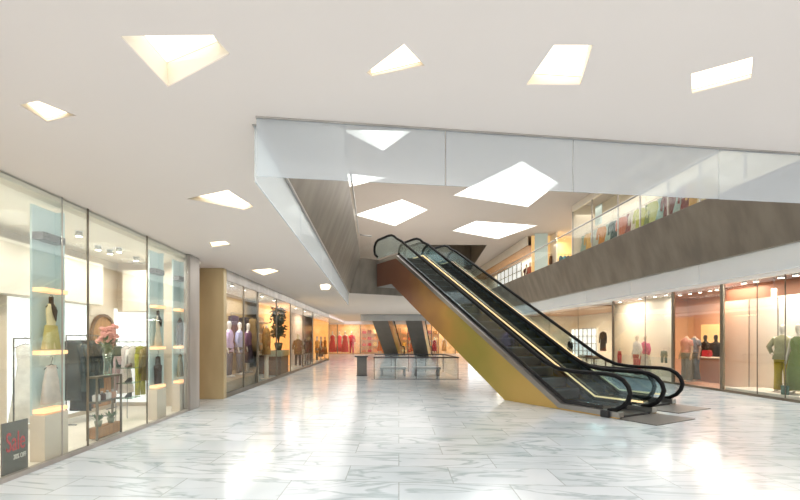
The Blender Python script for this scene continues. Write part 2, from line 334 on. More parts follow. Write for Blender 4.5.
# ================================================================ ESCALATORS
UA = math.atan2(.879, -.477)
SL = .645
def escalator(loc, rz, label):
    t = thing('escalator', label, 'escalator', loc, rz, None)
    zd = lambda x: max(.13, min(4.85, .13 + SL*(x - 2.15)))
    W, IW = .68, .52                     # outer half width, inner half width
    prof = [(.75, .004), (3.9, .004), (9.85, 3.81), (11.0, 3.81), (11.0, 4.85), (9.47, 4.85), (2.15, .13), (.75, .13)]
    for sgn in (1, -1):
        y = sgn * W
        lo = [(.75, .004), (3.9, .004), (7.9, 2.56), (8.3, 4.0-.11), (8.0, zd(8.0)-.1), (2.17, .05), (.75, .05)]
        full = [(.75, .004), (3.9, .004), (9.85, 3.81), (11.0, 3.81), (11.0, 4.75), (9.5, 4.75), (2.2, .035+.0), (.75, .03)]
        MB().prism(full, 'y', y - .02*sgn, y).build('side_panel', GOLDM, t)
        # steel deck: band along the top of the side
        dk = [(.75, .03), (2.2, .035), (9.5, 4.75), (11.0, 4.75), (11.0, 4.86), (9.45, 4.86), (2.13, .14), (.75, .14)]
        MB().prism(dk, 'y', y + .012*sgn, sgn*IW).build('deck', M['steel'], t)
        # inner skirt and light strip
        sk = [(1.2, .14), (2.13, .14), (9.45, 4.86), (11.0, 4.86), (11.0, 4.93), (9.42, 4.93), (2.1, .22), (1.2, .22)]
        MB().prism(sk, 'y', sgn*(IW+.02), sgn*(IW-.005)).build('skirt', M['dsteel'], t)
        ls = [(.95, .225), (2.1, .225), (9.42, 4.935), (10.2, 4.935), (10.2, 4.972), (9.405, 4.972), (2.095, .262), (.95, .262)]
        if sgn < 0: MB().prism(ls, 'y', sgn*(IW-.012), sgn*(IW+.012)).build('light_strip', M['strip'], t, label='glowing yellow strip')
        # glass
        rail = railpath()
        gp = [(x, z - .03) for x, z in rail]
        gl = [(.95, .225)] + [(2.1, .27), (9.4, 4.98), (11.2, 4.98)]
        poly = gp + gl[::-1]
        MB().prism(poly, 'y', sgn*(W-.075), sgn*(W-.063)).build('glass_balustrade', M['escglass'], t)
        pts = [(x, sgn*(W-.07), z) for x, z in rail]
        MB().tube(pts, .047, 10, sx=1.1).build('handrail', M['rubber'], t)
        # newel foot
        MB().bbox((.93, y-.075*1-.0, .004), (1.12, y+.075, .15), .012).build('newel_base', M['dsteel'], t)
    # underside
    MB().add([(3.9, -W+.02, .0), (3.9, W-.02, .0), (9.85, W-.02, 3.80), (9.85, -W+.02, 3.80), (11, W-.02, 3.80), (11, -W+.02, 3.80)], [(0, 1, 2, 3), (3, 2, 4, 5)]).build('underside', M['underside'], t)
    # steps
    me = None
    for k in range(-2, 19):
        x0 = 2.1 + .4*k; zt = max(.1, min(4.84, .13 + SL*(.4*k)))
        if k < 0: zt = .09
        z0 = zt - .26 if k > 0 else .01
        if me is None or k == 1:
            mb = MB().box((0, -IW+.02, -.25), (.4, IW-.02, 0)) if k >= 1 else MB().box((0, -IW+.02, -.07), (.4, IW-.02, 0))
            o = mb.build('step', M['step'], t, (x0, 0, zt)); me = o.data
            e = MB().box((-.004, -IW+.02, -.03), (.03, IW-.02, .003)).build('step_edge', M['stepedge'], o); ed = e.data
        else:
            o = bpy.data.objects.new('step', me); COL.objects.link(o); o.parent = t; o.location = (x0, 0, zt)
            e = bpy.data.objects.new('step_edge', ed); COL.objects.link(e); e.parent = o
    MB().box((9.7, -IW+.02, 4.6), (11.35, IW-.02, 4.86)).build('top_landing', M['plate'], t)
    # bottom landing plate and comb
    MB().bbox((0, -W-.02, .001), (.78, W+.02, .014), .004).build('landing_plate', M['plate'], t)
    MB().box((.79, -IW+.02, .001), (1.28, IW-.02, .05)).build('comb_plate', M['dsteel'], t)
    return t
def railpath():
    pts = [(1.02, .14), (.86, .17), (.70, .27), (.6, .40), (.56, .54), (.6, .68), (.7, .80), (.86, .88), (1.05, .905), (1.5, .905), (1.9, .91), (2.25, .95), (2.55, 1.06), (2.85, 1.22)]
    pts += [(x, .9 + .65*(x-2.4)+.03) for x in (3.5, 5, 6.5, 8, 9.2)]
    pts += [(9.55, 5.52), (9.75, 5.66), (9.95, 5.74), (10.2, 5.765), (10.7, 5.765), (11.0, 5.765), (11.2, 5.70), (11.32, 5.55), (11.34, 5.38), (11.27, 5.2), (11.1, 5.08)]
    return pts
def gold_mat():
    m, nt, out = newmat('gold_painted_reflection'); N = nt.nodes.new; L = nt.links.new  # lengthwise colour ramp paints the mirrored surroundings into the gold metal
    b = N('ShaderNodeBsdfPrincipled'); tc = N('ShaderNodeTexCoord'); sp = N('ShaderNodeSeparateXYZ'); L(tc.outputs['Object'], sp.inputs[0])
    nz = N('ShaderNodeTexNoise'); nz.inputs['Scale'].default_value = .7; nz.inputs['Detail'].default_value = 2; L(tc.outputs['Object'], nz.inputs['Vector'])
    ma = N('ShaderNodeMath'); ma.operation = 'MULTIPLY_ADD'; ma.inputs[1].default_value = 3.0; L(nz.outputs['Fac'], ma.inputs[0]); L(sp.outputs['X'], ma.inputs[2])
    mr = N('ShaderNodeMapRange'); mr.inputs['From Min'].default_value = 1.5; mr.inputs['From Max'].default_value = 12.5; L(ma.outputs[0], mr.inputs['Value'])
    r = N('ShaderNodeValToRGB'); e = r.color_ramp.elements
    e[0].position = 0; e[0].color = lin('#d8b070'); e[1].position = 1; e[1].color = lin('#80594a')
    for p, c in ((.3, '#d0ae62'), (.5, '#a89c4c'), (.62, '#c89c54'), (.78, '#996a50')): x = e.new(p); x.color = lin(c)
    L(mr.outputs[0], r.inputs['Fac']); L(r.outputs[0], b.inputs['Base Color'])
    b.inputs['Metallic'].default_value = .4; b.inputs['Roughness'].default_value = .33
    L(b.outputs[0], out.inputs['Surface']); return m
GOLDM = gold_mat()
def uv(u, v): return (-.477*u + .879*v, .879*u + .477*v)
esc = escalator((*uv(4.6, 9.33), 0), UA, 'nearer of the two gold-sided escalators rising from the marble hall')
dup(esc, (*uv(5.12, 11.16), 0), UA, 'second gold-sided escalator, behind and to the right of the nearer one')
fr = math.radians(-104)
FA = math.atan2(-.97, -.245)
dup(esc, (2.75, 44.4, 0), FA, 'left one of the two distant escalators, seen from its grey underside')
dup(esc, (5.55, 44.4, 0), FA, 'right one of the two distant escalators, seen from its grey underside')

# glass guard round the landing edge, between fascia and escalator heads
def lb(a, b, n, label): balustrade(a, b, n, label, UFL+.1, .95)
lb(uv(15.98, 8.06), uv(15.98, 8.6), 1, 'short glass balustrade on the landing left of the escalator heads')

# ================================================================ FLOOR-OPENING GUARD in the middle distance
t = thing('guard_rail', 'free-standing low glass guard rail with dark top rail around the far floor opening', 'guard rail', (0, 0, 0))
gx0, gx1, gy0, gy1 = .05, 3.5, 17.7, 21.5
mbr = MB()
for a, b in (((gx0, gy0), (gx1, gy0)), ((gx0, gy1), (gx1, gy1)), ((gx0, gy0), (gx0, gy1)), ((gx1, gy0), (gx1, gy1))):
    mbr.box((min(a[0], b[0])-.03, min(a[1], b[1])-.03, .86), (max(a[0], b[0])+.03, max(a[1], b[1])+.03, .91))
mbr.build('top_rail', M['dsteel'], t)
for i in range(5):
    for y in (gy0, gy1):
        x = gx0 + (gx1-gx0)*i/4
        MB().box((x-.012, y-.012, .012), (x+.012, y+.012, .859)).build('post', M['dsteel'], t)
for i in range(4):
    a = gx0 + (gx1-gx0)*i/4 + .03; b = gx0 + (gx1-gx0)*(i+1)/4 - .03
    for y in (gy0, gy1): MB().box((a, y-.006, .03), (b, y+.006, .85)).build('glass_pane', M['clear'], t)
for x in (gx0, gx1): MB().box((x-.006, gy0+.03, .03), (x+.006, gy1-.03, .85)).build('glass_pane', M['clear'], t)
MB().box((gx0-.12, gy0-.1, .001), (gx1+.12, gy0+.06, .011)).build('base_strip', M['dsteel'], t)
t = thing('directory_stand', 'small dark slatted stand just left of the far glass guard rail', 'stand', (-.52, 19.2, 0))
MB().bbox((-.3, -.1, .84), (.3, .3, .9), .01).build('top', M['dsteel'], t)
MB().bbox((-.2, .05, .03), (.24, .15, .838), .01).build('body', M['plate'], t)
MB().bbox((-.22, -.02, .001), (.26, .22, .029), .005).build('base', M['dsteel'], t)
# two grey blocks inside the guard standing in for reflected escalator bottoms
for x, lbl in ((.9, 'grey block standing in for escalator reflections, left half of the far guard rail'), (2.4, 'grey block standing in for escalator reflections, right half of the far guard rail')):
    b = thing('reflection_block', lbl, 'reflection_block', (x, 19.3, 0), 0, None)
    MB().bbox((-.6, -.35, .3), (.6, .35, .4), .02).build('block_top', pm('#b4b4b2', .5), b)
    for sx in (-.5, .5): MB().bbox((sx-.05, -.3, .001), (sx+.05, .3, .299), .01).build('leg', pm('#a0a09e', .5), b)

# ================================================================ FIGURES AND GARMENTS
def skinned(verts, edges, radii, sub=1):
    me = bpy.data.meshes.new('skin'); me.from_pydata(verts, edges, []); o = bpy.data.objects.new('skin', me); COL.objects.link(o)
    md = o.modifiers.new('s', 'SKIN'); md.use_smooth_shade = True
    if not me.skin_vertices: 
        bm = bmesh.new(); bm.from_mesh(me); bm.verts.layers.skin.verify(); bm.to_mesh(me); bm.free()
    for i, r in enumerate(radii):
        sv = me.skin_vertices[0].data[i]; sv.radius = r if isinstance(r, tuple) else (r, r); sv.use_root = (i == 0)
    s2 = o.modifiers.new('u', 'SUBSURF'); s2.levels = sub; s2.render_levels = sub
    dg = bpy.context.evaluated_depsgraph_get(); ev = o.evaluated_get(dg); m = bpy.data.meshes.new_from_object(ev)
    bpy.data.objects.remove(o); bpy.data.meshes.remove(me); return m
BODY = {}
def body_mesh(head=True, pose='down'):
    if (head, pose) in BODY: return BODY[(head, pose)]
    V, E, R = [], [], []
    def add(p, r, par=None):
        V.append(p); R.append(r); i = len(V)-1
        if par is not None: E.append((par, i))
        return i
    pel = add((0, 0, .95), (.15, .105)); wa = add((0, 0, 1.1), (.115, .09), pel); ch = add((0, -.01, 1.3), (.15, .105), wa); sh = add((0, 0, 1.43), (.10, .08), ch); nk = add((0, 0, 1.52), .045, sh)
    if head:
        h1 = add((0, -.01, 1.60), (.062, .075), nk); h2 = add((0, -.01, 1.70), (.072, .088), h1); add((0, 0, 1.78), (.045, .06), h2)
    else: add((0, 0, 1.56), .04, nk)
    for s in (-1, 1):
        a = add((s*.17, 0, 1.41), .05, sh)
        if pose == 'hip' and s < 0:
            b = add((s*.33, .06, 1.18), .037, a); c = add((s*.2, -.06, 1.0), .028, b); add((s*.15, -.1, .97), .024, c)
        else:
            b = add((s*.24, .02, 1.14), .037, a); c = add((s*.26, -.04, .9), .026, b); d = add((s*.262, -.06, .82), (.022, .032), c); add((s*.26, -.07, .74), (.012, .024), d)
        l = add((s*.09, 0, .86), .085, pel); k = add((s*.1, -.01, .5), .055, l); an = add((s*.11, .02, .09), .034, k); f = add((s*.115, -.05, .035), (.03, .022), an); add((s*.12, -.15, .025), (.026, .015), f)
    m = skinned(V, E, R, 1); BODY[(head, pose)] = m; return m
def part_mesh(name, me, m, parent):
    k = (me.name, m.name)
    if k not in MATS: c = me.copy(); c.materials.clear(); c.materials.append(m); MATS[k] = c
    o = bpy.data.objects.new(name, MATS[k]); COL.objects.link(o); o.parent = parent; return o
def cloth(hexc, var=.1): return pm(hexc, .85, 0, var, 9, spec=.2)
def c_top(mb, hem=.88, wide=.0, sleeve=1, pose='down', collar=True):
    mb.rings([(hem, .19+wide, .135+wide), (1.0, .175+wide, .125), (1.12, .15+wide*.6, .115), (1.3, .185, .135), (1.4, .19, .115), (1.455, .13, .09), (1.49, .07, .07), (1.5, .06, .06)], fold=0)
    for s in (-1, 1):
        if pose == 'hip' and s < 0: p = [(s*.16, 0, 1.41), (s*.34, .06, 1.18), (s*.22, -.05, 1.02)]
        else: p = [(s*.16, 0, 1.41), (s*.25, .02, 1.14), (s*.27, -.04, .93)]
        if sleeve < 1: q = Vector(p[0]).lerp(Vector(p[1]), .7); p = [p[0], tuple(q)]
        mb.tube(p, [.075, .06, .045][:len(p)], 10)
    return mb
def c_trousers(mb, flare=0, z0=.06):
    mb.rings([(.98, .165, .12), (.9, .19, .13), (.8, .185, .13)])
    for s in (-1, 1): mb.tube([(s*.088, 0, .86), (s*.1, -.01, .5), (s*.115, .01, z0)], [.105, .078, .06+flare], 12)
    return mb
def c_skirt(mb, z0=.35, w=.28): return mb.rings([(1.1, .135, .105), (.95, .185, .135), (.7, (w+.19)/2, .17), (z0, w, w*.75)], fold=.05, nf=8)
def c_dress(mb, z0=.25, w=.27): return mb.rings([(z0, w, w*.72), (.6, .24, .17), (.95, .195, .14), (1.1, .145, .11), (1.3, .18, .13), (1.4, .16, .1), (1.46, .09, .08)][::-1], fold=.05, nf=8)
def mannequin(loc, rz, label, cls, head=True, pose='down', skin='mann', scale=1.0, group=None, stand=True):
    t = thing('mannequin', label, 'mannequin', loc, rz, group); t.scale = (scale,)*3
    part_mesh('body', body_mesh(head, pose), M[skin], t)
    for kind, hexc, *kw in cls:
        kw = kw[0] if kw else {}; mb = MB()
        if kind == 'top': c_top(mb, pose=pose, **kw); nm = 'jacket'
        elif kind == 'trousers': c_trousers(mb, **kw); nm = 'trousers'
        elif kind == 'skirt': c_skirt(mb, **kw); nm = 'skirt'
        else: c_dress(mb, **kw); nm = 'dress'
        mb.build(nm, cloth(hexc), t)
    if stand: MB().rings([(.022, .17, .17), (.008, .2, .2), (.001, .2, .2)], 20).build('base', M['steel'], t)
    return t
def garment(loc, rz, label, kind, hexc, L=1.0, w=.21, group=None, cat='garment', hexc2=None, neck=False, th=.62):
    """hung garment: origin at the hanger's hook"""
    t = thing({'trousers': 'hanging_trousers', 'dress': 'hanging_dress', 'shirt': 'hanging_shirt', 'coat': 'hanging_coat', 'skirt': 'hanging_skirt'}[kind], label, cat, loc, rz, group)
    h = MB().tube([(.0, 0, -.085), (0, 0, -.05), (.012, 0, -.035), (.024, 0, -.015), (.024, 0, .008), (.012, 0, .024), (-.008, 0, .024), (-.02, 0, .012)], .0035, 5)
    h.tube([(-w*.85, 0, -.15), (-w*.4, 0, -.105), (0, 0, -.085), (w*.4, 0, -.105), (w*.85, 0, -.15)], .007, 6)
    h.build('hanger', M['black' if neck else 'dsteel'], t)
    mb = MB()
    if kind in ('shirt', 'coat'):
        mb.rings([(-.1, .05, .03), (-.13, w*.6, .045), (-.17, w*.95, .055), (-.3, w*.92, .06), (-.55*L, w*.85, .06), (-L, w*(.95 if kind == 'shirt' else 1.05), .075)], fold=.06, nf=6)
        for s in (-1, 1): mb.tube([(s*w*.85, 0, -.18), (s*w*1.12, .005, -.4), (s*w*1.2, .01, -.18-(.55 if L > .6 else L*.7))], [.055, .048, .036], 8)
    elif kind == 'dress':
        mb.rings([(-.1, .06, .03), (-.14, w*.7, .045), (-.2, w*.75, .055), (-.42, w*.6, .05), (-.6*L-.1, w*.95, .08), (-L, w*1.25, .12)], fold=.08, nf=7)
    elif kind == 'skirt':
        mb.rings([(-.1, w*.62, .03), (-.16, w*.66, .035), (-.5*L, w*.9, .07), (-L, w*1.1, .1)], fold=.08, nf=7)
    else:
        mb.rings([(-.1, w*.7, .03), (-.16, w*.75, .045), (-.32, w*.85, .055)])
        for s in (-1, 1): mb.tube([(s*w*.4, 0, -.28), (s*w*.42, 0, -L*.6), (s*w*.45, 0, -L)], [.085, .07, .065], 10)
    mb.v = [(x, y*th, z) for x, y, z in mb.v]
    mb.build('cloth', cloth(hexc), t)
    if hexc2: MB().rings([(-L*.55, w*.9, .065*th), (-L*(1.9 if kind == 'shirt' else 1.012), w*(1.02 if kind == 'shirt' else 1.3), (.082 if kind == 'shirt' else .125)*th)]).build('lower_cloth', cloth(hexc2), t)
    if neck: MB().tube([(0, 0, -.0), (0, 0, -.1), (0, -.05, -.2), (0, -.066, -.34)], [.03, .032, .035, .006], 10).build('neck', M['mannblack'], t)
    return t
def rail_stand(a, b, z, label, feet=True):
    """clothes rail between two plan points"""
    a, b = Vector((*a, 0)), Vector((*b, 0)); d = b - a; L = d.length
    t = thing('clothes_rail', label, 'clothes rail', a, math.atan2(d.y, d.x))
    MB().tube([(0, 0, z), (L, 0, z)], .009, 8).build('rail', M['dsteel'], t)
    for x in (0, L):
        MB().tube([(x, 0, .02), (x, 0, z)], .012, 8).build('upright', M['dsteel'], t)
        MB().bbox((x-.02, -.2, .001), (x+.02, .2, .02), .004).build('foot', M['dsteel'], t)
    return t
def spot(loc, label, down=True, r=.05):
    t = thing('ceiling_spotlight', label, 'spotlight', loc, 0, None)
    MB().tube([(0, 0, -.012), (0, 0, -.09)], [r, r*1.15], 12).build('housing', M['steel'], t)
    MB().tube([(0, 0, -.092), (0, 0, -.098)], r, 12).build('lens', M['lens'], t)
    MB().tube([(0, 0, -.001), (0, 0, -.012)], r*1.4, 12).build('mount', M['white'], t)
    return t
def area(loc, size, power, col=(1, .9, .78), rot=(0, 0, 0), sy=None):
    l = bpy.data.lights.new('area', 'AREA'); l.energy = power; l.color = col; l.size = size; l.specular_factor = .03
    if sy: l.shape = 'RECTANGLE'; l.size_y = sy
    o = bpy.data.objects.new('fill_lamp', l); COL.objects.link(o); o.location = loc; o.rotation_euler = rot; return o  # unseen area lamp, added as fill light for shops and halls

# ================================================================ LEFT BOUTIQUE (first shop on the left)
GX = -4.25
SC = 3.52          # shop ceiling
struct('wall_left', MB().box((-6.45, 2.6, 0), (-6.3, 10.75, SC)), M['beige'])
struct('wall_boutique_end', MB().box((-6.3, 10.6, 0), (-4.36, 10.75, SC)), M['beige'])
struct('wall_boutique_near', MB().box((-6.3, 2.6, 0), (-4.36, 2.7, SC)), M['beige'])
struct('ceiling_boutique', MB().box((-6.45, 2.6, SC), (-4.3, 10.75, SC+.06)), M['cream'])
struct('floor_boutique', MB().box((-6.3, 2.7, .001), (-4.3, 10.6, .006)), M['cream'])
bulk = MB().box((-6.3, 2.75, 2.4), (-6.0, 9.56, 3.3)).box((-6.0, 10.3, 2.32), (-5.3, 10.59, 3.3)); struct('trim_bulkhead', bulk, M['cream'])
lw = MB().box((-6.299, 7.4, .1), (-6.28, 7.98, 2.39)).box((-6.299, 8.55, .1), (-6.28, 9.5, 2.39)).box((-6.27, 10.57, .1), (-5.2, 10.599, 2.31)).box((-6.299, 10.45, .1), (-6.28, 10.57, 2.39)).box((-6.299, 5.6, .1), (-6.28, 6.6, 2.39)); struct('wall_lit_panel', lw, M['litwhite'])
# glazing
brk = [2.7, 4.3, 5.88, 6.41, 8.09, 9.83]
for a, b in zip(brk, brk[1:]):
    w = struct(wname(), MB().box((GX-.006, a+.008, .06), (GX+.006, b-.008, CEIL-.02)), M['glass'])
    fw = .014 if b in (8.09, 6.41) else .005; MB().box((GX-.008, b-fw, .05), (GX+.008, b+fw, CEIL-.01)).build('window_frame', M['bronze' if fw > .01 else 'brushed'], w)
struct('baseboard_left', MB().box((GX-.04, 2.7, .001), (GX+.03, 9.83, .058)), M['brushed'])
struct('trim_pillar', MB().bbox((-4.35, 9.87, .001), (-4.2, 10.42, CEIL-.005), .012), M['brushed'])
struct('trim_end_return', MB().bbox((-4.75, 10.44, .001), (-4.36, 10.58, CEIL-.005), .01), M['brushed'])
# arched wooden niche
arc = [(9.6, .1)] + [(10.0 + .4*math.cos(PI - PI*k/12), 1.75 + .42*math.sin(PI*k/12)) for k in range(13)] + [(10.4, .1)]
d1 = struct('door_1', MB().prism(arc, 'x', -6.299, -6.27), M['wood'])
arcf = [(9.55, .1), (9.6, .1)] + [(10.0 + .4*math.cos(PI - PI*k/12), 1.75 + .42*math.sin(PI*k/12)) for k in range(13)] + [(10.4, .1), (10.45, .1)] + [(10.0 + .46*math.cos(PI*k/12), 1.75 + .48*math.sin(PI*k/12)) for k in range(13)]
MB().prism(arcf, 'x', -6.296, -6.24).build('door_frame', M['dwood'], d1)
# display towers
def tower(y0, y1, xf, xb, label, lit=3.45):
    t = thing('display_tower', label, 'display unit', ((xf+xb)/2, (y0+y1)/2, .007)); W, D = (y1-y0)/2, (xf-xb)/2
    MB().box((-D, -W, 0), (D, W, .62)).build('base', M['beige'], t)
    MB().box((-D, -W, .62), (-D+.03, W, lit)).build('back_panel', M['teal'], t, label='pale teal glass back')
    for z in (.64, 1.43, 2.28):
        s = MB().bbox((-D+.03, -W, z), (D, W, z+.055), .006).build('shelf', M['glow'], t, label='glowing orange shelf edge')
    MB().box((-D+.03, W-.025, .695), (D-.05, W, lit)).build('side_panel', M['teal'], t)
    MB().box((-D+.03, -W, 2.98), (D-.02, W-.03, 3.08)).build('header', M['dsteel'], t)
    return t
T1 = tower(5.74, 6.18, -4.38, -4.58, 'wide teal-backed display tower holding the cream and khaki dress')
T2 = tower(8.72, 9.1, -4.38, -4.56, 'teal-backed display tower holding the pale blouse and dark trousers, beyond the doorway')
T3 = tower(9.75, 10.12, -4.38, -4.56, 'narrow teal-backed display tower at the grey corner pillar')
T4 = tower(4.1, 4.72, -4.42, -4.7, 'teal-backed display tower at the picture edge beside the sale sign')
gg = 'clothes shown in the boutique towers'
garment((-4.46, 5.96, 2.235), PI/2, 'cream and khaki dress hanging on a black neck form in the wide teal tower', 'dress', '#eadcae', .72, .115, gg, 'dress', '#c2b673', neck=True)
garment((-4.46, 5.96, 1.385), PI/2, 'pale blush skirt hanging below the cream and khaki dress', 'skirt', '#d9cdc2', .62, .15, gg, 'skirt')
garment((-4.455, 8.91, 2.235), PI/2, 'pale sleeveless top on a black neck form in the far tower', 'dress', '#d8ccb4', .735, .11, gg, 'top', neck=True, th=.48)
garment((-4.455, 8.91, 1.385), PI/2, 'dark brown trousers hanging in the far tower below the pale top', 'trousers', '#453634', .66, .12, gg, 'trousers')
garment((-4.455, 9.935, 2.235), PI/2, 'dark charcoal coat hung in the tower beside the grey pillar', 'coat', '#4c4845', .7, .092, gg, 'coat', th=.5)
garment((-4.455, 9.935, 1.385), PI/2, 'olive beige skirt hung in the tower beside the grey pillar', 'skirt', '#a79c80', .6, .12, gg, 'skirt', th=.5)
# left rails
rail_stand((-5.85, 8.2), (-5.85, 9.15), 1.72, 'dark clothes rail full of dark coats by the white wall left of the wooden arch')
for i, (c, L, k) in enumerate([('#3e4a52', 1.25, 'coat'), ('#54646a', 1.1, 'coat'), ('#2e3236', 1.5, 'coat'), ('#4a5558', 1.3, 'dress'), ('#33393f', 1.4, 'coat'), ('#6a7474', 1.1, 'shirt')]):
    garment((-5.85, 8.31 + .145*i, 1.715), 0, ['slate coat, nearest on the rail of dark coats', 'grey-blue coat second on the rail of dark coats', 'near-black long coat third on the rail of dark coats', 'dark grey-green dress amid the rail of dark coats', 'charcoal long coat fifth on the rail of dark coats', 'lighter grey shirt at the far end of the dark coat rail'][i], k, c, L, .2, 'clothes on the dark coat rail', 'coat')
rail_stand((-5.6, 6.7), (-5.6, 7.6), 1.66, 'slim clothes rail with pale gowns behind the wide teal tower')
for i, (c, L) in enumerate([('#e8e6e0', 1.35), ('#d3d6d0', 1.2), ('#e4ddd0', 1.4)]):
    garment((-5.6, 6.93 + .22*i, 1.655), .15, ['white long gown, nearest on the pale gown rail', 'pale grey gown in the middle of the pale gown rail', 'ivory long gown at the far end of the pale gown rail'][i], 'dress', c, L, .19, 'gowns on the pale rail', 'gown')
rail_stand((-5.55, 5.35), (-5.55, 5.95), 1.62, 'clothes rail with a brown coat behind the sale sign')
garment((-5.55, 5.53, 1.615), 0, 'brown coat hanging above the sale sign', 'coat', '#7c6a58', 1.1, .2, 'clothes above the sale sign', 'coat')
garment((-5.55, 5.78, 1.615), 0, 'dark green coat hanging behind the brown coat', 'coat', '#4a5a50', 1.3, .2, 'clothes above the sale sign', 'coat')
# end rail
rail_stand((-6.2, 10.2), (-5.05, 10.2), 1.58, 'clothes rail of mixed colours in front of the white end wall')
for i, (c, L, k, c2, lbl) in enumerate([('#3c4a3e', .6, 'shirt', '#b9a2a0', 'dark green top over mauve, first on the mixed rail'), ('#e6dcd8', 1.2, 'dress', None, 'pale pink dress second on the mixed rail'), ('#d8d2cc', .62, 'shirt', None, 'off-white shirt third on the mixed rail'),
        ('#a3a23a', 1.25, 'trousers', None, 'yellow-green trousers on the mixed rail'), ('#8a7a4a', .9, 'coat', None, 'olive coat on the mixed rail'), ('#3f423c', 1.0, 'coat', None, 'dark coat, last on the mixed rail')]):
    garment((-6.03 + .17*i, 10.2, 1.575), PI/2-.35, lbl, k, c, L, .17, 'clothes on the mixed rail', 'garment', c2)
# console shelf with flowers
t = thing('console_shelf', 'bronze framed console shelf standing in the doorway of the left boutique', 'shelf', (-4.53, 7.27, .007)); W, D = .33, .075
for sx in (-D, D):
    for sy in (-W, W): MB().box((sx-.014, sy-.014, 0), (sx+.014, sy+.014, 1.0)).build('leg', M['bronze'], t)
MB().box((-D-.014, -W-.014, 1.0), (D+.014, W+.014, 1.03)).build('top', M['bronze'], t)
MB().box((-D+.002, -W+.016, .6), (D-.002, W-.016, .62)).build('shelf', M['bronze'], t)
MB().bbox((-D+.002, -W+.016, .02), (D-.002, W-.016, .2), .006).build('drawer', M['wood'], t)
vz = 1.038
t = thing('flower_vase', 'glass vase of pink flowers on the bronze console shelf', 'vase', (-4.53, 7.33, vz))
MB().rings([(0, .06, .06), (.02, .065, .065), (.2, .05, .05), (.38, .075, .075)], 16).build('vase', M['vase'], t)
st = MB(); fl = MB(); lf = MB()
for i in range(24):
    a = random.uniform(0, 2*PI); r = random.uniform(.03, .19); z = random.uniform(.55, .82); p = (r*.55*math.cos(a), r*math.sin(a), z)
    st.tube([(.01*math.cos(a), .01*math.sin(a), .06), (p[0]*.4, p[1]*.4, .4), p], .005, 5)
    for j in range(7):
        b = 2*PI*j/7; fl.ball((p[0]+.034*math.cos(b), p[1]+.034*math.sin(b), p[2]+random.uniform(-.03, .04)), .034, 7, 4, (1, 1, .7))
    fl.ball((p[0], p[1], p[2]+.02), .03, 7, 4)
    c = Vector((p[0]*.6, p[1]*.6, .42+random.uniform(0, .2))); d = Vector((math.cos(a+.6), math.sin(a+.6), .6)).normalized(); e = d.cross(Vector((0, 0, 1))).normalized()*.03
    lf.add([c, c+d*.08+e, c+d*.19, c+d*.08-e], [(0, 1, 2, 3)])
st.build('stems', M['leaf'], t); lf.build('leaves', M['leaf'], t); fl.build('blossoms', M['flower'], t)
for i, (y, c, lbl) in enumerate([(-.27, '#f0ece6', 'white perfume bottle, leftmost on the middle console shelf'), (-.1, '#5a4038', 'brown perfume bottle second along the middle console shelf'), (.08, '#e8e4e0', 'white squat bottle third along the middle console shelf'), (.25, '#caa08a', 'rose coloured bottle, last on the middle console shelf')]):
    b = thing('perfume_bottle', lbl, 'bottle', (-4.53, 7.27+y*.85, .628), 0, 'bottles on the console shelf')
    MB().bbox((-.045, -.05, 0), (.045, .05, .11), .012).build('body', pm(c, .3), b); MB().tube([(0, 0, .111), (0, 0, .15)], .02, 10).build('cap', M['steel'], b)
for y, lbl in ((-.18, 'small potted plant low in the console, left side'), (.16, 'small potted plant low in the console, right side')):
    b = thing('potted_plant', lbl, 'plant', (-4.53, 7.27+y, .208), 0, 'plants low in the console')
    MB().rings([(0, .04, .04), (.09, .06, .06)], 14).build('pot', pm('#8a8f78', .6), b); l = MB()
    for i in range(22):
        a = random.uniform(0, 2*PI); d = Vector((math.cos(a), math.sin(a), random.uniform(.5, 1.6))).normalized(); e = d.cross(Vector((0, 0, 1))).normalized()*.025; c = Vector((0, 0, .085))
        l.add([c, c+d*.07+e, c+d*.15, c+d*.07-e], [(0, 1, 2, 3)])
    l.build('leaves', M['leaf'], b)
# shoe stand
t = thing('shoe_stand', 'slim glass shoe stand right of the mixed clothes rail', 'display stand', (-4.95, 8.72, .007))
for z in (.45, .75, 1.05): MB().bbox((-.14, -.2, z), (.14, .2, z+.015), .003).build('shelf', M['vase'], t)
for sy in (-.2, .2): MB().box((-.155, sy-.006, 0), (-.141, sy+.006, 1.3)).build('upright', M['steel'], t)
for i, z in enumerate((.475, .775, 1.075)):
    s = thing('dress_shoe', ['dark court shoe on the lowest glass shelf', 'dark court shoe on the middle glass shelf', 'brown court shoe on the top glass shelf'][i], 'shoe', (-4.95, 8.7, z+.001), 0, 'shoes on the glass stand')
    MB().rings([(0, .035, .11), (.02, .036, .115), (.05, .034, .08, 0, .03), (.085, .03, .045, 0, .07)]).build('upper', pm(['#3a3634', '#39302e', '#6a5040'][i], .4), s)
# sale sign
t = thing('sale_sign', 'dark grey board with red Sale lettering leaning inside the boutique glass', 'sign', (-4.36, 5.235, .03), PI/2)
MB().box((-.19, -.008, 0), (.19, .008, .62)).build('board', M['sign'], t)
def text(body, size, m, parent, loc, name, off=.003, rot=(PI/2, 0, 0), bold=.008):
    cu = bpy.data.curves.new('tx', 'FONT'); cu.body = body; cu.size = size; cu.align_x = 'CENTER'; cu.extrude = off; cu.offset = 0
    o = bpy.data.objects.new('tx', cu); COL.objects.link(o)
    dg = bpy.context.evaluated_depsgraph_get(); me = bpy.data.meshes.new_from_object(o.evaluated_get(dg)); bpy.data.objects.remove(o)
    me.materials.clear(); me.materials.append(m)
    ob = bpy.data.objects.new(name, me); COL.objects.link(ob); ob.parent = parent; ob.location = loc; ob.rotation_euler = rot; return ob
tx = text('Sale', .33, M['red'], t, (.0, -.012, .27), 'lettering'); tx.scale = (.55, 1, 1); tx['label'] = 'red Sale lettering'
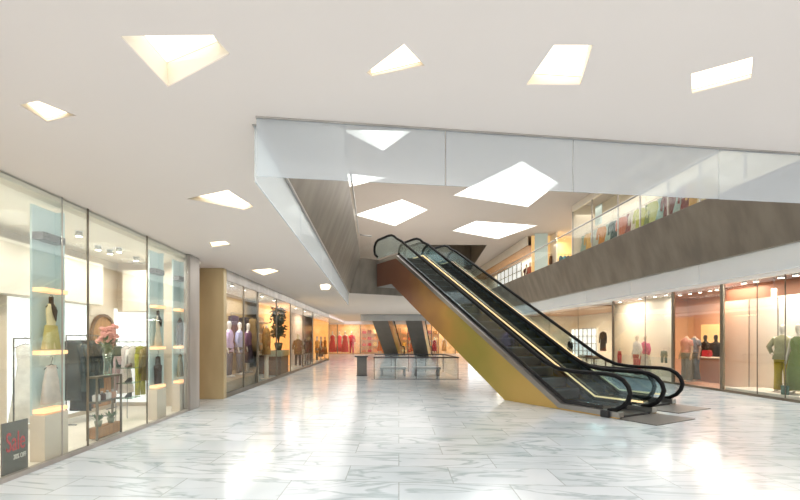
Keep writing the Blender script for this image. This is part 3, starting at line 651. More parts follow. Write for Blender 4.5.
tx = text('20% OFF', .085, M['signwhite'], t, (.06, -.012, .16), 'lettering', bold=.002); tx.scale = (.6, 1, 1); tx['label'] = 'small white lettering'
# boutique spots
for (px, py, X, lbl) in [(79, 235, -5.1, 'ceiling spotlight above the gap beside the wide teal tower'), (119, 251, -5.2, 'ceiling spotlight in the middle of the boutique doorway bay'), (98, 276, -5.5, 'ceiling spotlight above the wooden arch'), (110, 277, -5.5, 'ceiling spotlight just right of the wooden arch'), (136, 274, -5.4, 'ceiling spotlight above the mixed clothes rail')]:
    spot((X, min(y_at(px, X), 10.1), SC), lbl)
for y in (4.2, 6.2, 8.2, 9.7): area((-5.2, y, SC-.12), .8, 33, (1, .95, .88))

# ================================================================ LEFT ROW (dark shopfronts beyond)
def LX(y): return -4.12 + .028*(y - 11.9)
lrz = -math.atan(.028)
def row_y(px): return 4.453 / ((VX - px)/F + .028)
struct('wall_recess', MB().box((-5.0, 10.76, 0), (-4.86, 11.85, CEIL)), M['wood'])
struct('trim_gold_edge', MB().box((-4.85, 11.6, .001), (-4.78, 11.78, 2.9)), M['goldedge'])
struct('trim_pylon', MB().bbox((-4.83, 11.8, .001), (-4.1, 12.05, CEIL-.005), .01), wood_mat('pale_bronze', '#b5a17a', '#cdb98e', 1.2, (1, 1, .3), .4, .15))
def rowbox(y0, y1, d0, d1, z0, z1):
    mb = MB(); v = []
    for z in (z0, z1):
        for y, d in ((y0, d0), (y1, d0), (y1, d1), (y0, d1)): v.append((LX(y)-d, y, z))
    return mb.add(v, [(0, 1, 2, 3), (4, 5, 6, 7), (0, 1, 5, 4), (1, 2, 6, 5), (2, 3, 7, 6), (3, 0, 4, 7)])
Y0, Y1, Y2, Y3, Y4 = 12.06, row_y(258), row_y(290.5), row_y(313), row_y(329)
def deep(y):      # far end of a slanted shop partition
    px = VX + F*(LX(y))/y
    for _ in range(8): y = (-LX(y)+1.6) * F / (VX - px)
    return y
brown, lil = pm('#8a7658', .6, var=.12, scale=2), pm('#e6dfe2', .7, var=.02)
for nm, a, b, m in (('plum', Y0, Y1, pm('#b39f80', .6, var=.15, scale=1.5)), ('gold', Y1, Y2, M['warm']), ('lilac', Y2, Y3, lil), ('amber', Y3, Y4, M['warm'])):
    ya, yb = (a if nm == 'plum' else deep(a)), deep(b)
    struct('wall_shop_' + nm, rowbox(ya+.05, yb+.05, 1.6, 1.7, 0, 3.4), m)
    p, q = (LX(b)-.05, b), (LX(yb)-1.59, yb)
    struct('wall_side_' + nm, MB().prism([p, q, (q[0], q[1]+.08), (p[0], p[1]+.08)], 'z', 0, 3.4), m)
struct('ceiling_row', rowbox(Y0, 49.5, .03, 1.72, 3.4, 3.5), lil)
struct('trim_header', rowbox(Y0, Y4, -.02, .03, 3.3, CEIL-.002), M['brushed'])
struct('baseboard_row', rowbox(Y0, Y4, -.01, .05, .001, .12), M['bronze'])
cuts = [Y0, (Y0+Y1)/2, Y1, (Y1+Y2)/2, Y2, (Y2+Y3)/2, Y3, Y4]
for a, b in zip(cuts, cuts[1:]):
    w = struct(wname(), rowbox(a+.01, b-.01, .0, .012, .13, 3.29), M['glass'])
    rowbox(b-.03, b+.03, -.012, .03, .125, 3.295).build('window_frame', M['bronze'], w)
def rowpt(px, d):
    y = row_y(px)
    for _ in range(6): y = (-LX(y)+d) * F / (VX - px)
    return (LX(y)-d, y)
struct('floor_plinth', MB().prism([(LX(Y0)-.1, Y0+.02), (LX(Y1)-.1, Y1-.05), (LX(deep(Y1))-1.5, deep(Y1)-.35), (LX(Y0)-1.5, Y0+.02)], 'z', .001, .42), pm('#8f7a5c', .5, var=.1))
fac = PI/2
for px, cl, lbl in [(229, [('top', '#cdb4da', {'hem': .8}), ('trousers', '#6a5f6c')], 'mannequin in a lilac jacket, first behind the dark shopfront by the bronze pylon'),
                    (239.5, [('top', '#a0a8cc', {'hem': .75}), ('trousers', '#5e6070')], 'mannequin in a grey-blue jacket, second behind the dark shopfront'),
                    (248, [('top', '#7a5872', {'hem': .7}), ('skirt', '#4a3a48')], 'mannequin in a plum coat, third behind the dark shopfront')]:
    p = rowpt(px, .6); mannequin((*p, .422), fac, lbl, cl, True, skin='mannwhite', scale=1.02, group='mannequins of the dark shopfront')
for i, px in enumerate([233.5, 244, 252]):
    p = rowpt(px, 1.25); garment((*p, 2.629), .37, ['dark plum dress hung behind the lilac mannequin', 'black-brown dress hung behind the blue mannequin', 'tan dress hung at the end of the dark shopfront'][i], 'dress', ['#5a4a58', '#3e3438', '#a08a66'][i], 1.5, .26, 'dresses at the back of the dark shopfront', 'dress')
a, b = rowpt(231, 1.25), rowpt(255, 1.25); 
t = thing('clothes_rail', 'dark rail high at the back of the dark shopfront', 'clothes rail', (*a, 0)); dv = (b[0]-a[0], b[1]-a[1])
MB().tube([(0, 0, 2.63), (dv[0], dv[1], 2.63)], .009, 8).build('rail', M['dsteel'], t)
for q in ((0, 0), dv): MB().tube([(q[0], q[1], .425), (q[0], q[1], 2.63)], .012, 8).build('upright', M['dsteel'], t)
# gold shop: shelving, coat form, plant, counter
p = rowpt(264.5, 1.38)
t = thing('wall_shelf_unit', 'cream shelving with small boxes in the gold-lit shop', 'shelf', (*p, 0))
MB().box((-.18, -.45, .001), (-.15, .45, 2.7)).build('back_panel', M['cream'], t)
for z in (.9, 1.4, 1.9, 2.4): MB().box((-.15, -.45, z), (.15, .45, z+.04)).build('shelf', M['white'], t)
MB().box((-.15, -.45, .001), (.16, .45, .85)).build('cabinet', M['dwood'], t)
for i in range(6):
    z = (.94, 1.44, 1.94)[i % 3]; y = -.22 if i < 3 else .22
    b = thing('handbag', ['black', 'tan', 'grey', 'brown', 'dark green', 'cream'][i] + ' handbag on the ' + ['low', 'middle', 'high'][i % 3] + ' cream shelf, ' + ('nearer side' if i < 3 else 'farther side'), 'handbag', (p[0]+.01, p[1]+y, z+.002), PI/2, 'handbags on the cream shelving')
    MB().bbox((-.14, -.06, 0), (.14, .06, .2), .02).build('body', pm(['#2a2624', '#a97c4c', '#77736c', '#5c4030', '#3c4a38', '#d8c8a4'][i], .5), b)
    MB().tube([(-.08, 0, .2), (-.06, 0, .28), (0, 0, .31), (.06, 0, .28), (.08, 0, .2)], .01, 6).build('handle', M['black'], b)
p = rowpt(266.5, .45); t = thing('dress_form', 'dress form in a brown quilted coat on a cream pole', 'dress form', (*p, .0), fac)
MB().rings([(1.0, .26, .17), (1.3, .22, .15), (1.55, .25, .16), (1.85, .27, .16), (2.0, .2, .12), (2.1, .09, .08)][::-1]).build('coat', cloth('#9a7443', .3), t)
for s in (-1, 1): MB().tube([(s*.22, 0, 1.98), (s*.32, 0, 1.6), (s*.33, -.03, 1.2)], [.08, .07, .055], 10).build('sleeve', cloth('#9a7443', .3), t)
MB().tube([(0, 0, .03), (0, 0, 1.02)], .09, 12).build('pole', M['cream'], t); MB().tube([(0, 0, 2.1), (0, 0, 2.22)], [.06, .04], 12).build('neck', M['mannwhite'], t)
MB().tube([(0, 0, .001), (0, 0, .03)], .22, 18).build('base', M['cream'], t)
p = rowpt(278.5, .62); t = thing('display_counter', 'brown wooden counter with a pale stone top in the gold-lit shop', 'counter', (*p, 0))
MB().bbox((-.3, -.9, .001), (.3, .9, .85), .01).build('body', M['dwood'], t); MB().bbox((-.33, -.93, .851), (.33, .93, 1.12), .01).build('top', pm('#a9ab98', .4), t)
t = thing('potted_foliage', 'tall dark leafy plant arrangement standing on the stone-topped counter', 'plant', (*p, 1.122))
MB().rings([(0, .13, .13), (.3, .2, .2), (.36, .17, .17)], 16).build('pot', pm('#6d6a55', .6), t); lf = MB(); sm = MB()
for k in range(9):
    a = 2*PI*k/9; sm.tube([(0, 0, .3), (.1*math.cos(a), .3*math.sin(a), 1.0), (.18*math.cos(a), .45*math.sin(a), 1.75)], .015, 5)
for i in range(420):
    a = random.uniform(0, 2*PI); r = math.sqrt(random.random()); c = Vector((.26*r*math.cos(a), .6*r*math.sin(a), random.uniform(.7, 2.0)))
    d = Vector((random.gauss(0, 1), random.gauss(0, 1), random.gauss(-.3, .7))).normalized(); e = d.orthogonal().normalized()*.05
    lf.add([c, c+d*.1+e, c+d*.22, c+d*.1-e], [(0, 1, 2, 3)])
sm.build('stems', M['dleaf'], t); lf.build('leaves', M['dleaf'], t)
p = rowpt(298, .75); mannequin((*p, .001), .35, 'mannequin in a long brown coat and dark trousers before the lilac backdrop', [('top', '#8a6f52', {'hem': .65, 'wide': .03}), ('trousers', '#4a3f3a')], scale=1.1)
p = rowpt(306.5, .45); t = thing('bust_table', 'low grey display table carrying three dark busts', 'table', (*p, 0))
MB().bbox((-.2, -.6, .7), (.2, .6, .75), .01).build('table_top', pm('#b5aeb0', .5), t)
for sx in (-.16, .16):
    for sy in (-.54, .54): MB().box((sx-.03, sy-.03, .001), (sx+.03, sy+.03, .699)).build('leg', M['dsteel'], t)
for i, y in enumerate((-.42, 0, .42)):
    b = thing('display_bust', ['nearest', 'middle', 'farthest'][i] + ' dark bust on the low grey display table', 'bust', (p[0], p[1]+y, .752), fac, 'busts on the grey table')
    MB().rings([(0, .12, .1), (.03, .12, .1), (.05, .05, .05), (.15, .06, .05), (.35, .18, .11), (.5, .2, .11), (.58, .1, .07), (.68, .045, .045), (.72, .07, .08), (.82, .075, .085), (.9, .03, .03)], 16).build('body', pm(['#5a4a48', '#3f3a3c', '#7a6c68'][i], .5), b)
for i, px in enumerate((317, 321, 325)):
    p = rowpt(px, .6); mannequin((*p, .001), fac, ['mannequin in an orange coat, first in the amber shop', 'mannequin in a brown dress, second in the amber shop', 'mannequin in an ochre jacket, last in the amber shop'][i], [[('top', '#c07a35', {'hem': .6}), ('trousers', '#7a5a38')], [('dress', '#7a5230')], [('top', '#a8803c'), ('skirt', '#8a6a40')]][i], scale=1.05, group='mannequins of the amber shop')
for px, lbl in ((232, 'ceiling spotlight over the lilac mannequin'), (244, 'ceiling spotlight over the plum mannequin'), (262, 'ceiling spotlight over the cream shelving'), (274, 'ceiling spotlight over the wooden counter'), (296, 'ceiling spotlight over the brown coat mannequin'), (305, 'ceiling spotlight over the bust table')):
    p = rowpt(px, .35); spot((*p, 3.4), lbl)
for y, pw, c in ((13.5, 60, (1, .93, .95)), (16.0, 45, (1, .93, .9)), (17.5, 60, (1, .88, .62)), (23, 55, (.98, .93, 1)), (30, 60, (1, .8, .5))): area((LX(y)-.75, y, 3.3), 1.0, pw, c, sy=2.2)

# ================================================================ BACK SHOPS
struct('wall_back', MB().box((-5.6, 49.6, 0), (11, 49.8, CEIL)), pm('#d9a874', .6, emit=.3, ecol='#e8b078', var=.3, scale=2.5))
struct('trim_back_header', MB().box((-5.4, 47, 3.25), (11, 47.2, CEIL)), lil)
struct('wall_left_far', MB().box((-5.6, 44.5, 0), (-5.4, 49.6, CEIL)), M['beige'])
xs = [-5.4, -3.9, -1.4, 1.2, 3.8, 6.4, 9.0]
for a, b in zip(xs, xs[1:]):
    w = struct(wname(), MB().box((a+.03, 47.05, .1), (b-.03, 47.07, 3.24)), M['glass'])
    MB().box((b-.04, 47.0, .06), (b+.04, 47.1, 3.245)).build('window_frame', M['bronze'], w)
struct('baseboard_back', MB().box((-5.4, 46.98, .001), (9.04, 47.12, .055)), M['wood'])
for i, (x, c, k) in enumerate([(-4.75, '#d8404c', 'd'), (-4.05, '#e05560', 'd'), (-3.35, '#d34a50', 'd'), (-2.65, '#c8343f', 't')]):
    cl = [('dress', c, {'z0': .15, 'w': .28})] if k == 'd' else [('top', c), ('trousers', c)]
    mannequin((x+.25, 47.75 + .75*(i % 2), .001), 0, ['mannequin in a crimson gown, first from the left in the far back window', 'mannequin in a coral-red gown, second in the far back window', 'mannequin in a scarlet gown, third in the far back window', 'mannequin in a dark red suit, right of the red gowns in the back window'][i], cl, scale=1.42, group='red mannequins of the back shop')
cols = ['#c9733c', '#d8a04a', '#a8523c', '#e0b878', '#8a4a30', '#d08a5a', '#b83c38', '#e6cfa0', '#9a7040', '#c85a40']
for r in range(4):
    x = -.4 + 2.3*r
    t = thing('display_shelf', ['first', 'second', 'third', 'fourth'][r] + ' tall open shelf from the left in the amber back shop', 'shelf', (x, 49.3, 0), 0, 'tall shelves of the back shop')
    for z in (.1, .8, 1.5, 2.2): MB().box((-1.0, -.2, z), (1.0, .2, z+.05)).build('shelf', M['wood'], t)
    for sx in (-1.02, 1.02): MB().box((sx-.02, -.2, .001), (sx+.02, .2, 2.9)).build('side_panel', M['wood'], t)
    for k in range(12):
        zz = (.1, .8, 1.5, 2.2)[k // 3] + .052; xx = (-.62, 0, .62)[k % 3]; lv = ['bottom', 'second', 'third', 'top'][k // 3]; ps = ['left', 'centre', 'right'][k % 3]
        o = MB().bbox((-.22, -.12, 0), (.22, .12, random.uniform(.25, .5)), .03).tube([(-.1, 0, .25), (-.08, 0, .56), (.08, 0, .56), (.1, 0, .25)], .02, 6).build('shopping_bag', cloth(random.choice(cols), .2), loc=(x+xx, 49.3, zz))
        tag(o, 'coloured bag on the %s level, %s, of the %s back shelf' % (lv, ps, ['first', 'second', 'third', 'fourth'][r]), 'bag', 'bags on the back shelves')
for i, (x, c) in enumerate([(.75, '#d8743c'), (1.9, '#b8433c'), (4.35, '#c86a4a'), (6.8, '#b02f35'), (7.9, '#d89a5a')]):
    mannequin((x, 47.7, .001), 0, ['mannequin in an orange dress just right of the first back shelf', 'mannequin in a brick-red dress between the first and second back shelves', 'mannequin in a terracotta dress before the third back shelf', 'mannequin in a deep red dress before the fourth back shelf', 'mannequin in a peach dress, furthest right in the back shop'][i], [('dress', c, {'z0': .3})], scale=1.05, group='mannequins before the back shelves')
for x in (-2.6, 1, 4.5, 8): area((x, 48.2, 3.4), 1.5, 110, (1, .84, .66))

# ================================================================ RIGHT SHOPS (ground floor)
RX = 11.0
YB = [8.0, 9.6, y_at(785, RX), y_at(757, RX), y_at(722, RX), y_at(673, RX), y_at(645, RX), y_at(613, RX), y_at(578, RX), y_at(549, RX), 34.0, 40.0, 46.9]
struct('trim_right_header', MB().box((RX-.03, 6, 3.38), (RX+.12, 47, CEIL-.002)), M['white'])
struct('baseboard_right', MB().box((RX-.03, 6, .001), (RX+.05, 47, .07)), M['bronze'])
for a, b in zip(YB, YB[1:]):
    w = struct(wname(), MB().box((RX, a+.01, .08), (RX+.014, b-.01, 3.37)), M['glass'])
    big = .06 if abs(b - y_at(722, RX)) < .01 or abs(b - y_at(673, RX)) < .01 or abs(b-y_at(613, RX)) < .01 else .008
    dp = .02 if big > .01 else .003; MB().box((RX-dp, b-big, .075), (RX+.014+dp, b+big, 3.375)).build('window_frame', M['bronze'], w)
def slant(nm, px, X0, X1, m):
    p, q = (X0, y_at(px, X0)), (X1, y_at(px, X1))
    struct('wall_slant_' + nm, MB().prism([p, q, (q[0], q[1]+.07), (p[0], p[1]+.07)], 'z', .02, 3.5), m)
y4, y3, y2 = YB[4], YB[5], YB[7]
struct('ceiling_bay', MB().box((RX+.13, 6, 3.5), (16.2, 47, 3.56)), M['copceil'])
struct('floor_bay', MB().box((RX+.06, 6, .001), (16.2, 47, .012)), M['cream'])
struct('wall_cream_panel', MB().box((12.25, 6.0, .02), (12.3, y_at(723, 12.25), 2.95)), M['cream'])
struct('wall_bay_olive', MB().box((12.75, 6.0, .02), (12.85, y_at(727, 12.8), 3.5)), M['copceil'])
slant('olive', 722, 11.06, 12.85, M['copwall'])
for k in range(6):
    y = 9 + k*1.0
    struct(tname(), MB().box((12.235, y-.008, .03), (12.249, y+.008, 2.94)), M['bronze'])
struct('wall_bay_copper', MB().box((15.0, 14, .02), (15.1, 20.6, 3.5)), M['copwall'])
struct('wall_bay_copper_end', MB().box((12.75, 20.5, .02), (15, 20.6, 3.5)), M['copwall'])
struct('floor_copper', MB().prism([(11.08, 13.7), (15, 18.6), (15, 20.5), (12.8, 20.5), (12.8, 18.5), (11.08, 15.8)], 'z', .0125, .016), M['copwall'])
slant('copper', 673, 11.06, 12.65, M['copwall'])
struct('wall_bay_blush', MB().box((12.6, y_at(673, 12.6)+.1, .02), (12.72, y_at(613, 12.6), 3.5)), M['cream'])
slant('blush', 613, 11.06, 12.65, M['cream'])
struct('wall_bay_timber', MB().box((16.0, 20.6, .02), (16.1, 34, 3.5)), M['cream'])
struct('wall_bay_timber_end', MB().box((11.1, 34, .02), (16.1, 34.1, 3.5)), M['cream'])
struct('ceiling_timber', MB().box((11.15, 23.2, 3.44), (16, 34, 3.49)), M['wood'])
struct('wall_bay_end', MB().box((13.0, 34.1, .02), (13.1, 46.9, 3.5)), M['cream'])
# olive bay figures on a low plinth
struct('floor_plinth_olive', MB().box((RX+.08, 6.6, .013), (RX+1.2, y4-.05, .14)), M['cream'])
X = 11.6
mannequin((X, y_at(783, X), .142), -PI/2+.35, 'mannequin in a sage jacket and mustard trousers, hand on hip', [('top', '#a39c78', {'hem': .86, 'wide': .03}), ('trousers', '#ad9630', {'flare': .025})], True, 'hip', 'mann', 1.08)
mannequin((X-.1, y_at(799, X-.1), .142), -PI/2+.1, 'mannequin in a long green dress at the right picture edge', [('dress', '#7d875a', {'z0': .12, 'w': .24})], True, 'down', 'mann', 1.08)
t = thing('shopping_bag', 'small dark teal paper bag standing at the mustard-trousered mannequin', 'bag', (11.15, y_at(785, 11.15), .142), -PI/2+.3)
t.scale = (.62, .62, .95); MB().prism([(-.12, 0), (.12, 0), (.13, .26), (-.13, .26)], 'y', -.05, .05).build('body', pm('#3e5a4c', .6), t)
for y in (-.05, .05): MB().tube([(-.06, y, .25), (-.05, y, .33), (.05, y, .33), (.06, y, .25)], .006, 5).build('handle', M['dsteel'], t)
for i, (px, py) in enumerate([(744, 291), (756, 291), (781, 284), (796, 281)]):
    spot((11.75, y_at(px, 11.75), 3.5), ['bright ceiling spotlight, first in the sage mannequin bay', 'dimmer ceiling spotlight, second in the sage mannequin bay', 'bright ceiling spotlight above the sage jacket mannequin', 'ceiling spotlight above the green dress mannequin'][i], r=.07)
t = thing('ceiling_pendant_lamp', 'small glass pendant lamp hanging left of the sage jacket mannequin', 'lamp', (11.9, y_at(774, 11.9), 3.5))
MB().tube([(0, 0, -.001), (0, 0, -.35)], .005, 6).build('cord', M['black'], t); MB().tube([(0, 0, -.36), (0, 0, -.62)], .06, 14).build('shade', pm('#fff4e0', .4, emit=5, ecol='#ffeccc'), t)
# copper bay
X = 12.0
for px, top, lbl in ((686.5, '#d8a09c', 'headless form in a pink top and blue jeans inside the copper shop'), (694.5, '#8a9cab', 'headless form in a grey-blue top and jeans inside the copper shop')):
    XX = X if px < 690 else 12.55; mannequin((XX, y_at(px, XX), .017), -PI/2, lbl, [('top', top, {'hem': 1.0, 'sleeve': .5}), ('trousers', '#6f808a', {'flare': .04})], False, scale=1.12, group='jeans forms of the copper shop')
X = 14.3
struct('wall_copper_niche', MB().box((14.95, y_at(721, 14.95), .03), (14.99, y_at(701, 14.95), 2.3)), M['warm'])
for px, lbl in ((705.5, 'black mannequin with raised forearm behind the copper shop counter'), (716, 'black mannequin nearer the frame behind the copper shop counter')):
    XX = 14.45 if px < 710 else 13.95; mannequin((XX, y_at(px, XX), .017), -PI/2, lbl, [('top', '#1c1614', {'hem': .7}), ('skirt', '#201816')], True, 'hip', 'mannblack', 1.02, 'black mannequins of the copper shop')
X = 13.2
t = thing('shop_counter', 'pale counter in the copper shop with a red bag on it', 'counter', (X, y_at(711, X), .017)); MB().bbox((-.3, -.75, 0), (.3, .75, .88), .01).build('body', M['copwall'], t); MB().bbox((-.33, -.78, .881), (.33, .78, .93), .008).build('top', M['cream'], t)
t = thing('handbag', 'bright red handbag on the copper shop counter', 'handbag', (X, y_at(707, X), .949), PI/2); MB().bbox((-.2, -.08, 0), (.2, .08, .26), .03).build('body', pm('#d0283c', .5), t); MB().tube([(-.1, 0, .26), (-.08, 0, .38), (.08, 0, .38), (.1, 0, .26)], .012, 6).build('handle', M['black'], t)
for i, px in enumerate((680, 690, 700, 710, 717)): spot((12.4, y_at(px, 12.4), 3.5), ['first', 'second', 'third', 'fourth', 'fifth'][i] + ' ceiling spotlight from the left in the copper shop', r=.055)
# blush bay
X = 11.6
mannequin((X, y_at(637, X), .013), -PI/2, 'mannequin in a white blouse and red trousers', [('top', '#dcd3cd', {'hem': .95}), ('trousers', '#a8323a')], True, scale=1.02)
X = 12.05; mannequin((X, y_at(645.5, X), .013), -PI/2, 'mannequin in a magenta jacket and pale skirt beside the red trousers', [('top', '#cf5a8c', {'hem': .95}), ('skirt', '#cfd2c6', {'z0': .2, 'w': .26})], True, scale=1.02)
def wallhang(px, X, z, kind, c, L, w, lbl, cat):
    y = y_at(px, X); garment((X, y, z), PI/2, lbl, kind, c, L, w, None, cat)
    t = thing('wall_hook', 'hook holding the ' + lbl, 'hook', (X, y, z)); MB().tube([(0, 0, .017), (.3, 0, .017)], .004, 6).build('peg', M['steel'], t)
wallhang(619.5, 12.2, 1.15, 'trousers', '#a8303a', .72, .2, 'red trousers hung low on the blush wall', 'trousers')
wallhang(664, 12.2, 1.25, 'trousers', '#5f7470', .6, .26, 'grey teal trousers hung on the wall beside the copper frame', 'trousers')
for i, px in enumerate((620, 640, 655, 666)): spot((11.8, y_at(px, 11.8), 3.5), ['first', 'second', 'third', 'fourth'][i] + ' ceiling spotlight from the left above the magenta jacket bay', r=.055)
# timber bay: lit grid screen, hanging bag, table, dark figure
X = 13.6
t = thing('lattice_screen', 'bright white lattice screen at the back of the timber-ceilinged shop', 'screen', (X, (y_at(571, X)+y_at(596, X))/2, .013)); hw = (y_at(571, X)-y_at(596, X))/2
MB().box((.03, -hw, .4), (.06, hw, 2.3)).build('panel', M['litwhite'], t)
g = MB()
for k in range(7): y = -hw + 2*hw*k/6; g.box((-.01, y-.03, 0), (.028, y+.03, 2.33))
for k in range(5): z = .4+1.9*k/4; g.box((-.012, -hw, z-.02), (.029, hw, z+.02))
g.build('lattice', M['brushed'], t)
X = 12.6; wallhang(603, X, 2.15, 'coat', '#54443a', 1.15, .3, 'dark brown coat hung beside the lattice screen', 'coat')
X = 12.0; mannequin((X, y_at(570, X), .013), -PI/2, 'mannequin in a black jacket before the lattice screen', [('top', '#2c2624', {'hem': .8}), ('trousers', '#3a3432')], True)
X = 12.9; t = thing('display_table', 'long low dark table in the timber-ceilinged shop', 'table', (X, y_at(590, X), .013)); MB().bbox((-.4, -1.2, .5), (.4, 1.2, .56), .01).build('table_top', M['dwood'], t)
for sx in (-.33, .33):
    for sy in (-1.1, 1.1): MB().box((sx-.03, sy-.03, 0), (sx+.03, sy+.03, .499)).build('leg', M['dwood'], t)
for i, y in enumerate((-.8, 0, .8)):
    o = MB().bbox((-.18, -.25, 0), (.18, .25, .05), .01).bbox((-.17, -.24, .05), (.17, .24, .1), .01).build('folded_jumper', cloth(['#c9b08a', '#8a5a48', '#d8d0c4'][i]), loc=(X, y_at(590, X)+y, .575)); tag(o, ['tan', 'rust brown', 'ivory'][i] + ' folded jumpers on the long low dark table', 'clothes', 'folded clothes on the low dark table')
for y, pw, c, x in ((9, 50, (1, .95, .88), 11.7), (12.2, 100, (1, .95, .88), 11.7), (14.9, 110, (1, .8, .66), 12.2), (17.9, 120, (1, .8, .66), 13.8), (17.6, 55, (1, .95, .88), 11.9), (20.5, 60, (1, .95, .88), 11.9), (25, 170, (1, .88, .7), 13), (30, 170, (1, .88, .7), 13), (40, 150, (1, .9, .75), 12)): area((x, y, 3.42), .9, pw, c, sy=1.6)

# ================================================================ UPPER FLOOR SHOPS
struct('wall_upper_left', MB().box((-5.2, -2, UFL), (-5.0, 48, UCEIL)), M['cream'])
struct('wall_upper_back', MB().box((-5, 48, UFL), (14, 48.2, UCEIL+3)), M['cream'])
struct('wall_upper_right', MB().box((12.4, 4, UFL), (12.5, 23.8, UCEIL)), M['cream'])
struct('wall_upper_shop_end', MB().box((11.02, 23.7, UFL), (14.5, 23.85, UCEIL)), M['cream'])
struct('wall_upper_right_far', MB().box((12.6, 29.6, UFL), (12.7, 48, UCEIL)), M['cream'])
struct('wall_upper_shop_face', MB().box((11.3, 30.6, UFL), (15, 30.7, UCEIL)), M['warm'])
struct('wall_upper_corridor', MB().box((15, 23.8, UFL), (15.1, 30.6, UCEIL)), M['cream'])
struct('trim_upper_pale_panel', MB().box((11.25, 29.9, UFL+.01), (12.15, 29.95, UCEIL-.01)), M['teal'])
struct('ceiling_upper_timber', MB().box((11.05, 30.8, 8.3), (12.6, 48, 8.35)), M['wood'])
struct('trim_upper_fascia', MB().box((11.0, 30.75, 8.35), (11.1, 48, UCEIL-.005)), M['cream'])
ub = [5.0, 7.5, y_at(745, 11), y_at(700, 11), y_at(668, 11), y_at(640, 11), y_at(618, 11), y_at(592, 11), 23.69]
for i, (a, b) in enumerate(zip(ub, ub[1:])):
    w = struct(wname(), MB().box((11.0, a+.01, UFL+.06), (11.014, b-.01, UCEIL-.35)), M['upglass'])
    MB().box((10.98, b-.03, UFL+.05), (11.03, b+.03, UCEIL-.345)).build('window_frame', M['brushed'], w)
struct('trim_upper_head', MB().box((10.98, 4, UCEIL-.34), (11.1, 23.69, UCEIL-.005)), M['cream'])
struct('trim_upper_sill', MB().box((10.98, 4, UFL+.001), (11.06, 23.69, UFL+.05)), M['brushed'])
for px in (602,):
    y = y_at(px, 11.9); struct(tname(), MB().box((11.7, y-.3, 7.6), (11.75, y+.3, 8.6)), M['teal'])
# upper display: rail and garments
seq = [(579, '#c9a35a', 'shirt'), (585, '#9fb2a8', 'dress'), (591, '#d8b070', 'coat'), (598, '#b9c4bd', 'shirt'), (604, '#c98a4a', 'coat'), (610, '#9fb5a8', 'dress'), (616, '#2f4a45', 'coat'), (624, '#c06a40', 'coat'), (631, '#8a4535', 'dress'), (637, '#d9d2c4', 'shirt'), (642, '#b5b845', 'coat'),
       (650, '#7a8a4a', 'dress'), (656, '#b8c070', 'shirt'), (663, '#8fb5ad', 'dress'), (671, '#6a2f2a', 'coat'), (681, '#9ab5b0', 'dress'), (689, '#7a3530', 'coat'), (697, '#c9a05a', 'shirt'), (706, '#c2b28a', 'coat')]
names = ['ochre', 'sage', 'straw', 'pale grey-green', 'burnt orange', 'mist green', 'bottle green', 'rust', 'brick', 'ivory', 'lime yellow', 'moss', 'pale lime', 'aqua', 'oxblood', 'powder blue', 'maroon', 'honey', 'sand']
X = 11.6
t = thing('clothes_rail', 'long high clothes rail running behind the upper shop windows', 'clothes rail', (X, 11.5, UFL)); 
MB().tube([(0, 0, 2.5), (0, 11.9, 2.5)], .009, 8).build('rail', M['dsteel'], t)
for y in (0, 11.9): MB().tube([(0, y, .005), (0, y, 2.5)], .015, 8).build('upright', M['dsteel'], t)
for (px, c, k), nmn in zip(seq, names):
    y = y_at(px, X); w = .26 if k != 'dress' else .24
    garment((X, y, UFL+2.499), -.5, '%s %s hanging on the long upper shop rail' % (nmn, k), k, c, random.uniform(1.15, 1.4), w, 'clothes on the long upper rail', k)
# recessed upper shop
Y = 30.2
t = thing('clothes_rail', 'short clothes rail in the recessed upper shop between the pale panel and corner', 'clothes rail', (12.2, Y, UFL)); MB().tube([(-.1, 0, 2.7), (1.85, 0, 2.7)], .009, 8).build('rail', M['dsteel'], t)
for x in (-.1, 1.85): MB().tube([(x, 0, .005), (x, 0, 2.7)], .015, 8).build('upright', M['dsteel'], t)
for i, (px, c, nmn) in enumerate([(551.5, '#6a4a30', 'dark brown'), (555.5, '#8a5a30', 'chestnut'), (561, '#3a5a6a', 'petrol blue'), (565, '#4a7a86', 'teal blue'), (568.5, '#33485e', 'navy')]):
    garment((x_at(px, Y), Y, UFL+2.699), PI/2-.95, nmn + ' jacket hanging in the recessed upper shop', 'coat', c, .95, .2, 'jackets in the recessed upper shop', 'jacket')
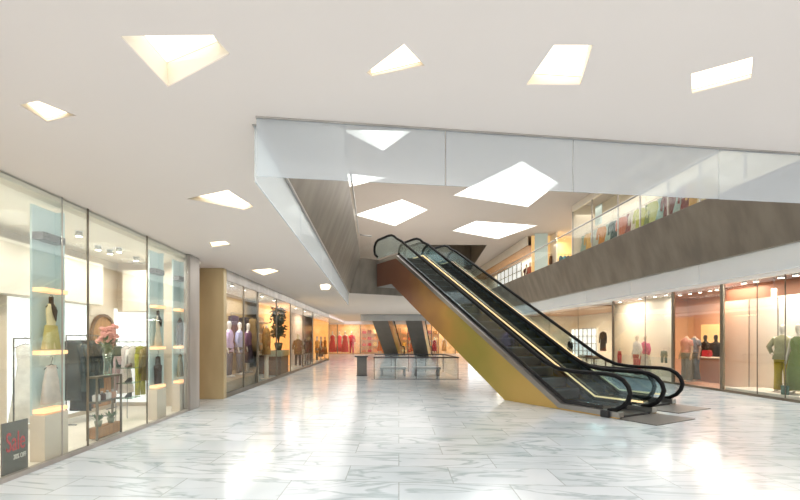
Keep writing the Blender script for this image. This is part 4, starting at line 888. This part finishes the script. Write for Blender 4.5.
# far upper shop: white lattice window and dark figures
struct(wname(), MB().box((11.0, 31, UFL+.01), (11.014, 47.5, 8.3)), M['upglass'])
t = thing('lattice_screen', 'white window lattice screen far along the upper right gallery', 'screen', (11.5, 36.2, UFL))
MB().box((.05, -2.8, .05), (.08, 3.6, 2.75)).build('panel', M['litwhite'], t); g = MB()
for k in range(7): y = -2.8+6.4*k/6; g.box((0, y-.05, .01), (.045, y+.05, 2.8))
for k in range(5): z = .1+2.65*k/4; g.box((-.002, -2.8, z-.03), (.046, 3.6, z+.03))
g.build('lattice', M['brushed'], t)
for px, c, nmn in ((526.5, '#5a3038', 'dark plum'), (530, '#b06a5a', 'salmon')):
    X = 11.5; mannequin((X, y_at(px, X), UFL+.35), -.4, 'mannequin in a %s dress on a plinth in the far upper gallery' % nmn, [('dress', c)], True, scale=1.15, group='mannequins of the far upper gallery')
    o = MB().bbox((-.3, -.3, .002), (.3, .3, .348), .01).build('display_plinth', M['cream'], loc=(X, y_at(px, X), UFL)); tag(o, 'plinth beneath the %s dress mannequin in the far upper gallery' % nmn, 'plinth')
for y, x, pw in ((8, 11.7, 25), (13, 11.7, 40), (18, 11.7, 40), (22, 11.7, 28), (27.5, 13, 60), (35, 11.9, 80), (42, 11.9, 80)): area((x, y, 8.5 if y < 25 else 8.2), 1.0, pw, (1, .94, .85), sy=5)
area((13, 29.9, 8.6), .8, 50, (1, .85, .6))

# ================================================================ LIGHT, WORLD, CAMERA
w = bpy.data.worlds.new('world'); scn.world = w; w.use_nodes = True
bg = w.node_tree.nodes['Background']; bg.inputs[0].default_value = (1, .975, .985, 1); bg.inputs[1].default_value = 2.1
# large unseen lamps added under both ceilings as soft fill for atrium and hall
area((4, 18, UCEIL-.06), 8, 1150, (1, .99, .97), sy=26)
area((4, 40, UCEIL-.06), 6, 250, (1, .98, .95), sy=8)
area((-2.6, 25, CEIL-.03), 2.6, 400, (1, .975, .94), sy=44)
area((9.7, 25, CEIL-.03), 1.8, 270, (1, .975, .94), sy=44)
area((2.5, -1, CEIL-.03), 12, 300, (1, .975, .95), sy=8)
area((1.5, 27, CEIL-.03), 4, 120, (1, .97, .93), sy=12)
cam = bpy.data.cameras.new('cam'); co = bpy.data.objects.new('camera', cam); COL.objects.link(co)
co.location = (0, 0, EYE); co.rotation_euler = (PI/2, 0, 0)
cam.sensor_width = 36; cam.lens = F / 800 * 36; cam.shift_x = (400 - VX) / 800; cam.shift_y = (VY - 250) / 800
cam.clip_start = .05; cam.clip_end = 200
scn.camera = co
scn.view_settings.view_transform = 'Standard'; scn.view_settings.look = 'None'; scn.view_settings.exposure = .02
scn.cycles.transparent_max_bounces = 24; scn.cycles.max_bounces = 10; scn.cycles.diffuse_bounces = 5; scn.cycles.glossy_bounces = 4
scn.cycles.sample_clamp_indirect = 6; scn.cycles.caustics_reflective = False; scn.cycles.caustics_refractive = False
